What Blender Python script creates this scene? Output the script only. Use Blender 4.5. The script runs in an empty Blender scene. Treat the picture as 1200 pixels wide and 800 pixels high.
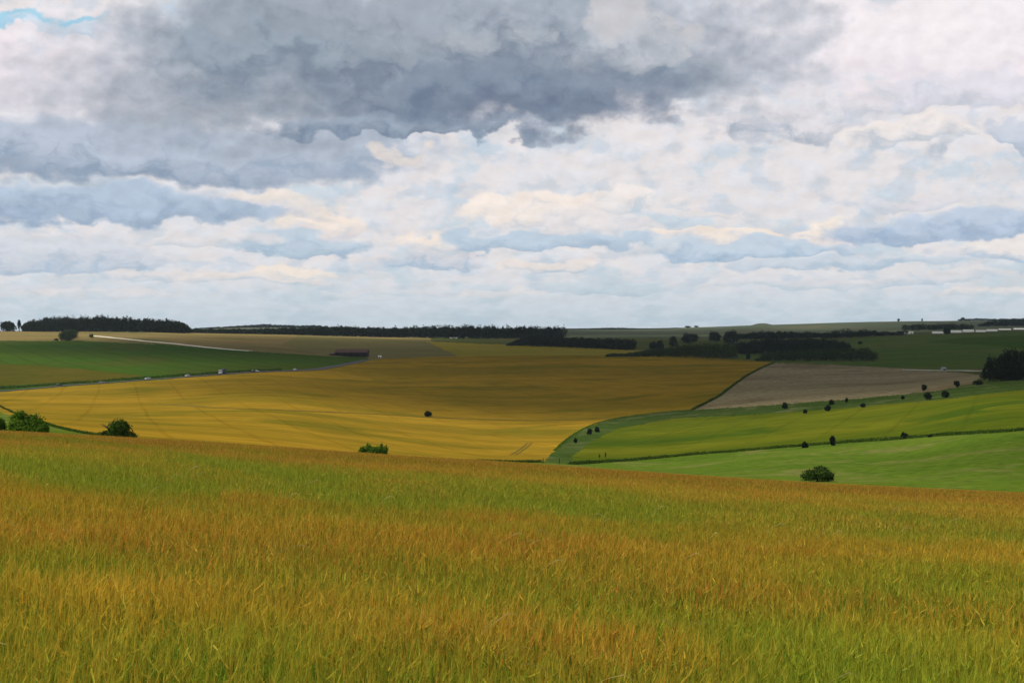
import bpy, bmesh, math, random
import numpy as np
from mathutils import Vector, Matrix

R = math.radians
rng = np.random.default_rng(7)
random.seed(7)
scene = bpy.context.scene
COL = scene.collection

# ------------------------------------------------------------------ camera numbers (level camera, shifted lens)
F, CX, EYE = 1600.0, 600.0, 385.0        # focal length and eye level in units of a 1200 px wide frame

# ------------------------------------------------------------------ object helpers
def tag(o, label=None, cat=None, group=None, kind=None):
    if label: o['label'] = label
    if cat: o['category'] = cat
    if group: o['group'] = group
    if kind: o['kind'] = kind
    return o

def link(o, parent=None):
    COL.objects.link(o)
    if parent is not None: o.parent = parent
    return o

def empty(name, loc, rz=0.0):
    o = bpy.data.objects.new(name, None)
    o.empty_display_size = 0.5
    COL.objects.link(o); o.location = loc; o.rotation_euler = (0, 0, rz)
    return o

def np_mesh(name, verts, quads=None, tris=None, mat=None, smooth=False, color=None, matidx=None):
    """mesh from numpy arrays"""
    me = bpy.data.meshes.new(name)
    nq = 0 if quads is None else len(quads)
    nt = 0 if tris is None else len(tris)
    loops = []
    if nq: loops.append(np.asarray(quads, np.int32).ravel())
    if nt: loops.append(np.asarray(tris, np.int32).ravel())
    loops = np.concatenate(loops)
    starts = np.concatenate([np.arange(nq, dtype=np.int32) * 4, nq * 4 + np.arange(nt, dtype=np.int32) * 3]).astype(np.int32)
    me.vertices.add(len(verts)); me.vertices.foreach_set('co', np.asarray(verts, np.float32).ravel())
    me.loops.add(len(loops)); me.loops.foreach_set('vertex_index', loops)
    me.polygons.add(nq + nt); me.polygons.foreach_set('loop_start', starts)
    me.polygons.foreach_set('use_smooth', np.full(nq + nt, smooth, dtype=bool))
    me.update(calc_edges=True)
    if color is not None:
        a = me.attributes.new('tint', 'FLOAT_COLOR', 'POINT')
        c4 = np.ones((len(verts), 4), np.float32); c4[:, :3] = color
        a.data.foreach_set('color', c4.ravel())
    if mat is not None:
        for m in (mat if isinstance(mat, (list, tuple)) else [mat]): me.materials.append(m)
    if matidx is not None: me.polygons.foreach_set('material_index', np.asarray(matidx, np.int32))
    return me

def np_obj(name, me, parent=None):
    return link(bpy.data.objects.new(name, me), parent)

def bm_obj(name, bm, mat, parent=None, smooth=False):
    bmesh.ops.recalc_face_normals(bm, faces=bm.faces[:])
    me = bpy.data.meshes.new(name); bm.to_mesh(me); bm.free()
    if mat: me.materials.append(mat)
    if smooth: me.polygons.foreach_set('use_smooth', [True] * len(me.polygons))
    return link(bpy.data.objects.new(name, me), parent)

# ------------------------------------------------------------------ 2-D value noise in numpy
_PERM = np.random.default_rng(3).random((256, 256))
def vnoise(x, y):
    xi = np.floor(x).astype(int); yi = np.floor(y).astype(int)
    fx = x - xi; fy = y - yi
    fx = fx * fx * (3 - 2 * fx); fy = fy * fy * (3 - 2 * fy)
    g = lambda a, b: _PERM[a & 255, b & 255]
    return (g(xi, yi) * (1 - fx) + g(xi + 1, yi) * fx) * (1 - fy) + (g(xi, yi + 1) * (1 - fx) + g(xi + 1, yi + 1) * fx) * fy
def fbm(x, y, o=4, gain=0.5):
    s = 0; a = 1; t = 0
    for k in range(o):
        s = s + a * vnoise(x * 2 ** k + 17.3 * k, y * 2 ** k + 9.1 * k); t += a; a *= gain
    return s / t

# ------------------------------------------------------------------ terrain height function
def pchip(x, y, xq):
    x = np.asarray(x, float); y = np.asarray(y, float); xq = np.clip(xq, x[0], x[-1])
    h = np.diff(x); dlt = np.diff(y) / h
    m = np.zeros_like(y)
    for i in range(1, len(x) - 1):
        if dlt[i - 1] * dlt[i] > 0:
            w1 = 2 * h[i] + h[i - 1]; w2 = h[i] + 2 * h[i - 1]
            m[i] = (w1 + w2) / (w1 / dlt[i - 1] + w2 / dlt[i])
    m[0] = dlt[0]; m[-1] = dlt[-1]
    k = np.clip(np.searchsorted(x, xq, side='right') - 1, 0, len(x) - 2)
    t = (xq - x[k]) / h[k]
    return ((1 + 2 * t) * (1 - t) ** 2 * y[k] + t * (1 - t) ** 2 * h[k] * m[k]
            + t * t * (3 - 2 * t) * y[k + 1] + t * t * (t - 1) * h[k] * m[k + 1])

CREST_D = 130.0
Q = 1.5 / CREST_D ** 2
FIELD_END = 168.0
CROP_H = 0.75
CREST = {-400: 494, -150: 499, 0: 506, 150: 514, 300: 523, 450: 534, 600: 543, 750: 554, 900: 564, 1050: 572, 1200: 579, 1350: 588, 1600: 600}
# along each line of sight: (distance, where the ground stands against eye level)
PROF = {
 0:    [(235, 503), (330, 495), (450, 488), (600, 480), (750, 471), (950, 458), (1150, 441), (1400, 418), (1600, 405), (1800, 397), (2000, 391.5), (2150, 388.5), (2500, 389), (3500, 391), (5500, 388), (9500, 388)],
 150:  [(235, 514), (320, 506), (450, 494), (600, 482), (800, 466), (1030, 445.5), (1250, 428), (1450, 414), (1650, 404), (1900, 395), (2150, 389), (2500, 390), (3500, 391), (5500, 387), (9500, 388)],
 300:  [(240, 528), (300, 520), (400, 506), (520, 490), (720, 468), (920, 450), (1125, 436.5), (1300, 425), (1500, 413.5), (1700, 406), (1950, 398.5), (2300, 391.8), (2700, 391), (3500, 391), (5300, 383.5), (6000, 385), (9500, 388)],
 450:  [(300, 540), (360, 530), (430, 519), (530, 506), (720, 483), (920, 461), (1110, 446), (1300, 430), (1440, 421.5), (1550, 420), (1750, 415), (2000, 406), (2300, 398), (2700, 394.3), (3500, 394), (5300, 384.5), (6000, 386), (9500, 388)],
 600:  [(330, 551), (370, 543), (430, 536), (510, 523), (700, 494), (900, 468), (1100, 445), (1300, 428), (1450, 419), (1580, 417.7), (1800, 412), (2050, 406), (2300, 401), (2700, 395.5), (3500, 392), (5300, 385.5), (6000, 386), (9500, 388)],
 750:  [(300, 562), (340, 555), (400, 546), (470, 530), (560, 512), (690, 490), (900, 465), (1100, 442), (1290, 426), (1410, 418.3), (1550, 417.5), (1800, 411), (2100, 405), (2400, 399), (3000, 393), (4000, 389), (5300, 384.8), (6000, 386), (9500, 388)],
 900:  [(240, 568), (270, 563), (320, 550), (400, 530), (440, 524), (530, 505), (610, 490), (690, 474), (800, 462), (1000, 445), (1290, 425), (1400, 423.5), (1500, 421.5), (1700, 416), (2000, 407), (2500, 397), (3500, 388.5), (5000, 380.6), (6000, 383), (9500, 388)],
 1050: [(220, 576), (240, 571), (300, 548), (370, 524), (420, 512), (510, 491), (630, 469), (700, 460), (900, 447), (1090, 433.5), (1200, 428), (1500, 416), (1900, 403), (2400, 392.5), (3500, 384.5), (5000, 376.6), (6000, 379), (9500, 387)],
 1200: [(205, 583), (225, 575), (270, 545), (345, 504), (420, 487), (540, 464), (660, 447), (730, 441), (900, 434), (1200, 423), (1600, 407), (2000, 397), (2500, 388.5), (3500, 382), (5000, 375.6), (6000, 378), (9500, 387)],
}
PROF[-400] = [(d, p - 3 if d < 1000 else p) for d, p in PROF[0]]
PROF[-150] = PROF[0]
PROF[1600] = [(d, p + 1) for d, p in PROF[1200]]
PROF[1350] = PROF[1200]
cols = sorted(PROF)
LD0, LD1, NLD = math.log(1.0), math.log(9500.0), 700
ld = np.linspace(LD0, LD1, NLD)
dd = np.exp(ld)
crop_cols = sorted(CREST)
TAB = []
for c in cols:
    C = np.interp(c, crop_cols, [CREST[k] for k in crop_cols])
    k1 = (C - EYE) / F - 3.0 / CREST_D
    near = lambda d: -1.5 - k1 * d - Q * d * d - CROP_H
    ds = [1, 2, 4, 8, 15, 25, 40, 60, 80, 100, 115, 130, 145, 158, 172]
    zs = [near(d) for d in ds]
    for d, p in PROF[c]:
        ds.append(d); zs.append(-(p - EYE) / F * d)
    TAB.append(pchip(np.log(ds), zs, ld))
TAB = np.array(TAB)
NU = 341
uu = np.linspace((cols[0] - CX) / F, (cols[-1] - CX) / F, NU)
ucols = (np.array(cols) - CX) / F
T2 = np.empty((NU, NLD))
for j in range(NLD):
    T2[:, j] = pchip(ucols, TAB[:, j], uu)
# ease out the kinks across the lines of sight
ker = np.exp(-0.5 * (np.arange(-10, 11) / 4.0) ** 2); ker /= ker.sum()
pad = np.pad(T2, ((10, 10), (0, 0)), mode='edge')
T2 = sum(ker[k] * pad[k:k + NU] for k in range(21))

def H_ud(u, d):
    u = np.clip(u, uu[0], uu[-1]); d = np.clip(d, 1.0, 9499.0)
    a = (u - uu[0]) / (uu[1] - uu[0]); i = np.clip(a.astype(int), 0, NU - 2); fa = a - i
    b = (np.log(d) - LD0) / (LD1 - LD0) * (NLD - 1); j = np.clip(b.astype(int), 0, NLD - 2); fb = b - j
    z = (T2[i, j] * (1 - fa) + T2[i + 1, j] * fa) * (1 - fb) + (T2[i, j + 1] * (1 - fa) + T2[i + 1, j + 1] * fa) * fb
    x = u * d
    n = (fbm(x / 90 + 40, d / 90 + 11, 3) - 0.5)
    z = z + n * np.clip((d - 180) / 400, 0, 1) * 1.3
    # the round barrow on the far ridge
    xb, yb = (893 - CX) / F * 5000, 5000.0
    z = z + 6.5 * np.exp(-(np.hypot((x - xb) / 30, (d - yb) / 40)) ** 4)
    return z
def H(x, y):
    """ground height at world x, y"""
    x = np.asarray(x, float); y = np.asarray(y, float)
    r = np.hypot(x, y) + 1e-9
    d = np.where(y > 0.62 * r, y, 0.62 * r)
    d = np.maximum(d, 1e-3)
    lim = np.tan(np.arccos(0.62))
    u = np.clip(x / d, -lim, lim)
    return H_ud(u, d)
def Hs(x, y): return float(H(np.array([x]), np.array([y]))[0])

def at(px, py, dmin=FIELD_END, dmax=9000.0):
    """the point of the ground seen at (px, py) beyond dmin"""
    u = (px - CX) / F
    d = np.exp(np.linspace(math.log(dmin), math.log(dmax), 4000))
    z = H_ud(np.full_like(d, u), d)
    p = EYE - z / d * F
    k = np.nonzero(p <= py)[0]
    if len(k) == 0: k = [int(np.argmin(np.abs(p - py)))]
    k = k[0]
    if k > 0 and p[k - 1] > py:
        t = (p[k - 1] - py) / (p[k - 1] - p[k] + 1e-9)
        dk = d[k - 1] * (1 - t) + d[k] * t
    else: dk = d[k]
    return Vector((u * dk, dk, float(H_ud(np.array([u]), np.array([dk]))[0])))
def atd(px, d):
    u = (px - CX) / F
    return Vector((u * d, d, float(H_ud(np.array([u]), np.array([float(d)]))[0])))

# ------------------------------------------------------------------ node helper
class NT:
    def __init__(s, tree): s.t = tree; s.n = tree.nodes; s.l = tree.links
    def node(s, typ, **kw):
        n = s.n.new(typ)
        for k, v in kw.items(): setattr(n, k, v)
        return n
    def put(s, sock, v):
        if isinstance(v, bpy.types.NodeSocket): s.l.new(v, sock)
        elif v is not None:
            if hasattr(sock.default_value, '__len__') and not hasattr(v, '__len__'): v = (v,) * len(sock.default_value)
            if hasattr(v, '__len__') and len(sock.default_value) == 4 and len(v) == 3: v = tuple(v) + (1,)
            sock.default_value = v
    def m(s, op, a, b=None, c=None, clamp=False):
        n = s.node('ShaderNodeMath', operation=op, use_clamp=clamp)
        s.put(n.inputs[0], a)
        if b is not None: s.put(n.inputs[1], b)
        if c is not None: s.put(n.inputs[2], c)
        return n.outputs[0]
    def mix(s, f, a, b, blend='MIX'):
        n = s.node('ShaderNodeMix', data_type='RGBA', blend_type=blend)
        s.put(n.inputs[0], f); s.put(n.inputs[6], a); s.put(n.inputs[7], b)
        return n.outputs[2]
    def ss(s, v, lo, hi, a=0.0, b=1.0):
        n = s.node('ShaderNodeMapRange', interpolation_type='SMOOTHSTEP')
        s.put(n.inputs[0], v); s.put(n.inputs[1], lo); s.put(n.inputs[2], hi); s.put(n.inputs[3], a); s.put(n.inputs[4], b)
        return n.outputs[0]
    def lin(s, v, lo, hi, a=0.0, b=1.0):
        n = s.node('ShaderNodeMapRange')
        s.put(n.inputs[0], v); s.put(n.inputs[1], lo); s.put(n.inputs[2], hi); s.put(n.inputs[3], a); s.put(n.inputs[4], b)
        return n.outputs[0]
    def xyz(s, x, y, z=0.0):
        n = s.node('ShaderNodeCombineXYZ'); s.put(n.inputs[0], x); s.put(n.inputs[1], y); s.put(n.inputs[2], z)
        return n.outputs[0]
    def noise(s, vec, scale=1.0, detail=4, rough=0.55, dist=0.0, dim3=False):
        n = s.node('ShaderNodeTexNoise', noise_dimensions='3D' if dim3 else '2D'); s.put(n.inputs['Vector'], vec)
        n.inputs['Scale'].default_value = scale; n.inputs['Detail'].default_value = detail
        n.inputs['Roughness'].default_value = rough; n.inputs['Distortion'].default_value = dist
        return n.outputs
    def scaled(s, vec, sc, rot=0.0):
        n = s.node('ShaderNodeMapping'); s.put(n.inputs[0], vec); n.inputs['Rotation'].default_value = (0, 0, rot); n.inputs['Scale'].default_value = sc
        return n.outputs[0]

def srgb(*c):
    return tuple(((v / 255.0) / 12.92 if v / 255.0 <= 0.04045 else ((v / 255.0 + 0.055) / 1.055) ** 2.4) for v in c)

def new_mat(name):
    m = bpy.data.materials.new(name); m.use_nodes = True
    t = NT(m.node_tree); b = m.node_tree.nodes['Principled BSDF']
    return m, t, b

def plain(name, col, rough=0.7, metal=0.0, spec=0.3, var=0.0, scale=1.0):
    m, t, b = new_mat(name)
    b.inputs['Base Color'].default_value = (*col, 1); b.inputs['Roughness'].default_value = rough
    b.inputs['Metallic'].default_value = metal; b.inputs['Specular IOR Level'].default_value = spec
    if var:
        tc = t.node('ShaderNodeTexCoord')
        n = t.noise(tc.outputs['Object'], scale, 5, 0.6, 0, True)
        c = t.mix(t.lin(n[0], 0.3, 0.7), [v * (1 - var) for v in col], [min(1, v * (1 + var)) for v in col])
        t.put(b.inputs['Base Color'], c)
    return m

def field_mat(name, a, b_, streak=(0.003, 0.02), rot=0.0, c=None, patch=0.006, fine=(0.25, 0.25), amt=0.5, bump=0.5, tram=None, tdark=.72):
    """crop or grass seen from far: long streaks, broad patches and a fine grain"""
    m, t, p = new_mat(name)
    tc = t.node('ShaderNodeTexCoord'); P = tc.outputs['Object']
    n1 = t.noise(t.scaled(P, (streak[0], streak[1], 0), rot), 1.0, 5, 0.6)[0]
    n2 = t.noise(t.scaled(P, (patch, patch, 0)), 1.0, 4, 0.6, 0.4)[0]
    n3 = t.noise(t.scaled(P, (fine[0], fine[1], 0), rot), 1.0, 5, 0.7)[0]
    f = t.m('ADD', t.m('MULTIPLY', n1, 0.6), t.m('MULTIPLY', n2, 0.4))
    col = t.mix(t.ss(f, 0.36, 0.64), a, b_)
    if c is not None:
        n4 = t.noise(t.scaled(P, (patch * 1.7, patch * 2.3, 0), 0.6), 1.0, 4, 0.6, 0.5)[0]
        col = t.mix(t.ss(n4, 0.5, 0.7), col, c)
    g = t.lin(n3, 0.25, 0.75, 1 - amt * 0.5, 1 + amt * 0.5)
    col = t.mix(1.0, col, t.xyz(g, g, g), 'MULTIPLY')
    if tram is not None:
        sp_, wd_, ang = tram
        w_ = t.noise(t.scaled(P, (.01, .01, 0)), 1.0, 2, 0.5)[0]
        sx = t.node('ShaderNodeSeparateXYZ'); t.l.new(t.scaled(P, (1, 1, 0), ang), sx.inputs[0])
        fr = t.m('FRACT', t.m('DIVIDE', t.m('ADD', sx.outputs[0], t.m('MULTIPLY', w_, 2.5)), sp_))
        ln = t.ss(t.m('ABSOLUTE', t.m('SUBTRACT', fr, .5)), wd_ / sp_ * .5, wd_ / sp_, 1.0, 0.0)
        ln = t.m('MULTIPLY', ln, t.lin(n2, .35, .6, .35, 1.0))
        col = t.mix(ln, col, t.mix(1.0, col, (tdark, tdark * .97, tdark * .9), 'MULTIPLY'))
    t.put(p.inputs['Base Color'], col)
    p.inputs['Roughness'].default_value = 1.0; p.inputs['Specular IOR Level'].default_value = 0.0
    if bump:
        bn = t.node('ShaderNodeBump'); bn.inputs['Strength'].default_value = bump; bn.inputs['Distance'].default_value = 1.0
        t.put(bn.inputs['Height'], n3); t.put(p.inputs['Normal'], bn.outputs[0])
    return m

M = {}
M['crop_soil'] = field_mat('crop_soil', (.05, .040, .008), (.035, .035, .005), (0.3, 0.3), 0, None, 0.2, (6, 6), 0.6, 0)
M['gold'] = field_mat('ripening_barley_far', (.186, .128, .010), (.285, .174, .014), (0.0022, 0.018), 0.12, (.148, .118, .009), 0.006, (0.05, 0.22), 0.65, 0.3, (24.0, 1.0, -0.28), .86)
M['meadow'] = field_mat('meadow_grass', (.066, .114, .010), (.090, .135, .014), (0.01, 0.03), 0.0, (.135, .140, .036), 0.02, (0.3, 0.5), 0.7, 0.3)
M['verge'] = field_mat('rough_verge_grass', (.034, .064, .010), (.052, .078, .016), (0.01, 0.03), 0.0, (.085, .10, .034), 0.03, (0.3, 0.4), 0.9, 0.3)
M['green_crop'] = field_mat('green_barley_far', (.064, .088, .005), (.112, .120, .007), (0.003, 0.016), -0.2, (.044, .076, .005), 0.007, (0.06, 0.2), 0.55, 0.25, (24.0, 1.0, 0.35), .84)
M['plough'] = field_mat('ploughed_chalk_soil', (.205, .166, .088), (.255, .208, .114), (0.003, 0.02), 0.9, (.165, .128, .068), 0.005, (0.3, 0.06), 0.55, 0.3, (9.0, 1.8, 0.95), .84)
M['right_field'] = field_mat('dark_pasture', (.056, .100, .016), (.080, .112, .022), (0.003, 0.01), 0.1, (.100, .102, .026), 0.004, (0.06, 0.1), 0.5, 0.2, (24.0, 2.0, .6), .85)
M['left_field'] = field_mat('deep_green_crop', (.033, .076, .006), (.048, .090, .009), (0.003, 0.012), 0.0, (.058, .074, .010), 0.004, (0.05, 0.15), 0.45, 0.2, (24.0, 2.0, -.5), .8)
M['rust_strip'] = field_mat('unripe_strip', (.066, .066, .006), (.088, .070, .008), (0.003, 0.012), 0.0, (.060, .066, .006), 0.008, (0.05, 0.15), 0.45, 0.2)
M['hill_field'] = field_mat('pale_fallow', (.190, .150, .056), (.235, .170, .066), (0.0025, 0.008), 0.0, (.125, .118, .038), 0.003, (0.03, 0.1), 0.4, 0.2)
M['dull_field'] = field_mat('grey_fallow', (.150, .134, .046), (.18, .154, .056), (0.003, 0.008), 0.0, None, 0.004, (0.03, 0.1), 0.4, 0.2)
M['olive_field'] = field_mat('far_barley', (.23, .195, .018), (.28, .22, .028), (0.003, 0.01), 0.0, None, 0.004, (0.03, 0.1), 0.4, 0.2, (24.0, 2.0, -.3), .8)
M['downland'] = field_mat('downland_grass', (.062, .082, .048), (.080, .088, .054), (0.0012, 0.003), 0.0, (.100, .094, .056), 0.0015, (0.02, 0.06), 0.5, 0.2)
M['ground'] = field_mat('rough_pasture', (.060, .080, .018), (.085, .090, .026), (0.002, 0.006), 0.0, (.12, .10, .04), 0.003, (0.05, 0.1), 0.5, 0.2)
M['asphalt'] = plain('asphalt', (.04, .04, .042), 0.85, 0, 0.3, 0.2, 0.3)
M['chalk'] = plain('chalk', (.78, .72, .60), 0.95, 0, 0.1, 0.15, 0.4)
M['flat_track'] = plain('pale_gravel', (.40, .37, .30), 0.95, 0, 0.1, 0.2, 0.3)
M['wheel_line'] = plain('wheeling_line', (.135, .100, .009), 0.95, 0, 0.05, 0.2, 0.3)

# ------------------------------------------------------------------ the ground, one sheet cut into its fields
def inpoly(px, py, poly):
    r = np.zeros(px.shape, bool); n = len(poly); j = n - 1
    for i in range(n):
        xi, yi = poly[i]; xj, yj = poly[j]
        c = ((yi > py) != (yj > py)) & (px < (xj - xi) * (py - yi) / (yj - yi + 1e-12) + xi)
        r ^= c; j = i
    return r

phi_in = np.arctan((np.arange(-260, 1461, 1.6) - CX) / F)
out_n = 70
phi_out = np.linspace(phi_in[-1], phi_in[0] + 2 * math.pi, out_n)[1:-1]
phi = np.concatenate([phi_in, phi_out])
rr = np.concatenate([np.geomspace(0.6, 160, 110)[:-1], np.geomspace(160, 3000, 520)[:-1], np.geomspace(3000, 9400, 70)])
nP, nR = len(phi), len(rr)
PH, RR = np.meshgrid(phi, rr, indexing='ij')
X = RR * np.sin(PH); Y = RR * np.cos(PH)
Z = H(X.ravel(), Y.ravel()).reshape(X.shape)
verts = np.stack([X, Y, Z], -1).reshape(-1, 3)
idx = np.arange(nP * nR).reshape(nP, nR)
i2 = np.roll(idx, -1, axis=0)
quads = np.stack([idx[:, :-1], idx[:, 1:], i2[:, 1:], i2[:, :-1]], -1).reshape(-1, 4)[:, ::-1]
centre = len(verts)
verts = np.vstack([verts, [[0, 0, Hs(0, 0.01)]]])
capt = np.stack([idx[:, 0], i2[:, 0], np.full(nP, centre)], -1)[:, ::-1]
fc = verts[quads].mean(1)
fd = np.maximum(fc[:, 1], 1e-3)
front = fc[:, 1] > 0.6 * np.hypot(fc[:, 0], fc[:, 1])
fpx = np.where(front, CX + F * fc[:, 0] / fd, -9999)
fpy = np.where(front, EYE - F * fc[:, 2] / fd, -9999)
rad = np.hypot(fc[:, 0], fc[:, 1])

wb = np.clip(rad / 900, .25, 1)
fpx = np.where(front, fpx + (fbm(fc[:, 0] / 14 + 3, fc[:, 1] / 14, 3) - .5) * 7 / wb * .6 + rng.normal(0, .5, len(fpx)), fpx)
fpy = np.where(front, fpy + (fbm(fc[:, 0] / 18 + 60, fc[:, 1] / 18 + 8, 3) - .5) * 1.6 + rng.normal(0, .22, len(fpy)), fpy)
GOLD_TOP = [(-60, 463.5), (0, 459), (70, 453), (119, 450), (175, 445.8), (222, 442.2), (263, 439), (299, 436.5), (348, 434.8), (375, 433), (400, 428.5), (430, 422), (470, 419.4), (520, 417), (600, 416), (750, 416.5), (840, 419), (907, 424.5)]
GOLD_RIGHT = [(890, 432), (872, 442), (845, 462), (813, 479), (770, 483), (720, 490), (690, 499), (672, 509), (658, 520), (645, 534), (634, 541)]
FIELDS = [  # name, material, polygon, nearest, farthest
 ('downland', 'downland', [(-400, 300), (1700, 300), (1700, 470), (-400, 470)], 2600, 99999),
 ('brown_hill', 'hill_field', [(-260, 380), (440, 380), (505, 395), (500, 421), (430, 421.5), (385, 417.5), (300, 412), (200, 404), (100, 399.5), (0, 399), (-260, 400)], 1350, 2650),
 ('dull_field', 'dull_field', [(352, 390), (500, 396), (542, 417), (470, 421), (430, 421.5), (385, 417.5), (330, 405)], 1400, 2450),
 ('olive_field', 'olive_field', [(500, 400), (640, 405), (745, 410), (800, 412), (820, 420), (600, 420), (540, 419)], 1480, 2300),
 ('left_field', 'left_field', [(-260, 400), (0, 399), (100, 399.5), (200, 404), (300, 412), (385, 417.5), (432, 418.5), (430, 421), (400, 427.5), (375, 432), (348, 434), (299, 435.5), (263, 438), (222, 441), (175, 444.5), (119, 449), (70, 452), (0, 458), (-260, 480)], 700, 1900),
 ('rust_strip', 'rust_strip', [(-260, 423), (0, 426), (80, 431), (170, 440), (95, 448), (0, 452), (-260, 468)], 700, 1500),
 ('right_field', 'right_field', [(860, 424), (870, 412), (990, 408), (1000, 397), (1060, 393), (1200, 390), (1480, 389), (1480, 436), (1200, 443), (1150, 438.5), (1040, 430), (1000, 428), (908, 425)], 1000, 2500),
 ('dark_field', 'left_field', [(1085, 401), (1130, 395.5), (1200, 392.5), (1480, 391), (1480, 408), (1200, 408), (1150, 404)], 1000, 2500),
 ('ploughed_field', 'plough', [(813, 480), (845, 462), (872, 442), (890, 432), (908, 425), (1000, 428.5), (1100, 434.5), (1152, 439.5), (1140, 449), (1100, 457.5), (1000, 467), (900, 475)], 500, 1400),
 ('gold_field', 'gold', [(-260, 480)] + GOLD_TOP + GOLD_RIGHT + [(600, 541.5), (560, 541), (400, 535), (165, 517), (112, 510), (60, 498), (0, 483), (-260, 470)], FIELD_END, 1620),
 ('grass_strip', 'verge', [(634, 541), (645, 534), (658, 520), (672, 509), (690, 499), (720, 490), (770, 483), (813, 480), (900, 475), (1000, 467), (1100, 457.5), (1140, 449), (1200, 441), (1480, 415), (1480, 430), (1200, 456), (1100, 468), (1000, 477), (900, 485), (790, 490), (720, 503), (690, 519), (672, 535), (668, 544)], FIELD_END, 1100),
 ('green_crop', 'green_crop', [(668, 544), (672, 535), (690, 519), (720, 503), (790, 490), (900, 485), (1000, 477), (1100, 468), (1200, 456), (1480, 430), (1480, 480), (1200, 504), (1090, 511), (945, 522.5), (800, 534), (720, 541)], FIELD_END, 900),
 ('meadow', 'meadow', [(634, 541), (668, 544), (720, 541), (800, 534), (945, 522.5), (1090, 511), (1200, 504), (1480, 480), (1480, 700), (-260, 700), (-260, 470), (0, 483), (60, 498), (112, 510), (165, 517), (400, 535), (560, 541)], FIELD_END, 560),
]
cls = np.full(len(quads), -1)
for k, (nm, mt, poly, d0, d1) in enumerate(FIELDS):
    wob = 0.0
    s = front & (fd > d0) & (fd < d1) & inpoly(fpx, fpy, poly)
    cls[s] = k
cls[rad < FIELD_END] = 100
near_ring = (rad >= FIELD_END) & (fd < 330) & front & (cls < 0)
cls[near_ring] = [f[0] for f in FIELDS].index('meadow')

def sub_sheet(name, sel, mat, tris=None):
    q = quads[sel]
    used, inv = np.unique(q if tris is None else np.concatenate([q.ravel(), tris.ravel()]), return_inverse=True)
    qi = inv.ravel()[:q.size].reshape(-1, 4)
    ti = None if tris is None else inv.ravel()[q.size:].reshape(-1, 3)
    o = np_obj(name, np_mesh(name, verts[used], qi, ti, mat, smooth=True))
    return tag(o, kind='structure')
sub_sheet('ground', cls == -1, M['ground'])
sub_sheet('barley_ground', cls == 100, M['crop_soil'], capt)
for k, (nm, mt, *_r) in enumerate(FIELDS):
    if (cls == k).any(): sub_sheet(nm, cls == k, M[mt])

# ------------------------------------------------------------------ ribbons on the ground (road, tracks)
def smooth_path(pts, step):
    pts = [Vector(p) for p in pts]
    out = []
    for i in range(len(pts) - 1):
        p0 = pts[max(i - 1, 0)]; p1 = pts[i]; p2 = pts[i + 1]; p3 = pts[min(i + 2, len(pts) - 1)]
        n = max(1, int((p2 - p1).length / step))
        for k in range(n):
            t = k / n
            out.append(0.5 * ((2 * p1) + (p2 - p0) * t + (2 * p0 - 5 * p1 + 4 * p2 - p3) * t * t + (3 * p1 - p0 - 3 * p2 + p3) * t ** 3))
    out.append(pts[-1])
    return np.array([[p.x, p.y] for p in out])
def ribbon(name, path, width, mat, lift=0.06, across=5):
    t = np.gradient(path, axis=0); t /= np.linalg.norm(t, axis=1)[:, None] + 1e-9
    nrm = np.stack([-t[:, 1], t[:, 0]], -1)
    offs = np.linspace(-width / 2, width / 2, across)
    P = path[:, None, :] + nrm[:, None, :] * offs[None, :, None]
    zz = H(P[..., 0].ravel(), P[..., 1].ravel()).reshape(P.shape[:2]) + lift
    v = np.concatenate([P, zz[..., None]], -1).reshape(-1, 3)
    # edges turned down into the ground, so that the ribbon has a thickness
    n = len(path); I = np.arange(n * across).reshape(n, across)
    q = np.stack([I[:-1, :-1], I[:-1, 1:], I[1:, 1:], I[1:, :-1]], -1).reshape(-1, 4)
    ev = []; eq = []
    for c in (0, across - 1):
        b = len(v) + sum(len(e) for e in ev)
        e = v[I[:, c]].copy(); e[:, 2] -= lift + 0.6; ev.append(e)
        k = np.arange(n - 1)
        eq.append(np.stack([I[:-1, c], I[1:, c], b + k + 1, b + k], -1))
    v = np.vstack([v] + ev); q = np.vstack([q] + eq)
    o = np_obj(name, np_mesh(name, v, q, None, mat, smooth=False))
    return tag(o, kind='structure')

ROAD_PX = [(-230, 475.5), (-120, 467.5), (-50, 462), (0, 458.2), (70, 452.4), (119, 449.2), (175, 445), (222, 441.5), (263, 438.4), (299, 436), (348, 434.3), (375, 432.3), (400, 428), (430, 421.7)]
road_path = smooth_path([at(px, py, 500, 1800) for px, py in ROAD_PX], 4.0)
ribbon('road', road_path, 9.0, M['asphalt'], 0.35)
tr = smooth_path([at(px, py, 1200, 2300) for px, py in [(108, 393.6), (120, 394.6), (135, 396.1), (150, 397.6), (185, 401), (215, 404), (245, 407.3), (270, 409.6), (294, 411.3)]], 4.0)
ribbon('chalk_track', tr, 6.5, M['chalk'], 0.5)
tr2 = smooth_path([at(px, py, 700, 1500) for px, py in [(1060, 433), (1105, 434.2), (1130, 434.2), (1156, 434.5), (1230, 434)]], 4.0)
ribbon('farm_track', tr2, 5.0, M['flat_track'], 0.3)
for pts in ([(190, 473.5), (260, 478), (330, 480.5), (420, 484), (501, 488.5), (580, 491.5), (660, 492), (715, 489.5)],):
    ribbon('wheel_track', smooth_path([at(px, py, FIELD_END, 1400) for px, py in pts], 4.0), 4.0, M['wheel_line'], 0.12)
for pts in ([(598, 533), (612, 524), (618, 519)], [(604, 533), (617, 524), (623, 519)]):
    ribbon('wheel_track', smooth_path([at(px, py, FIELD_END, 1400) for px, py in pts], 2.0), 0.7, M['wheel_line'], 0.1)

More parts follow.
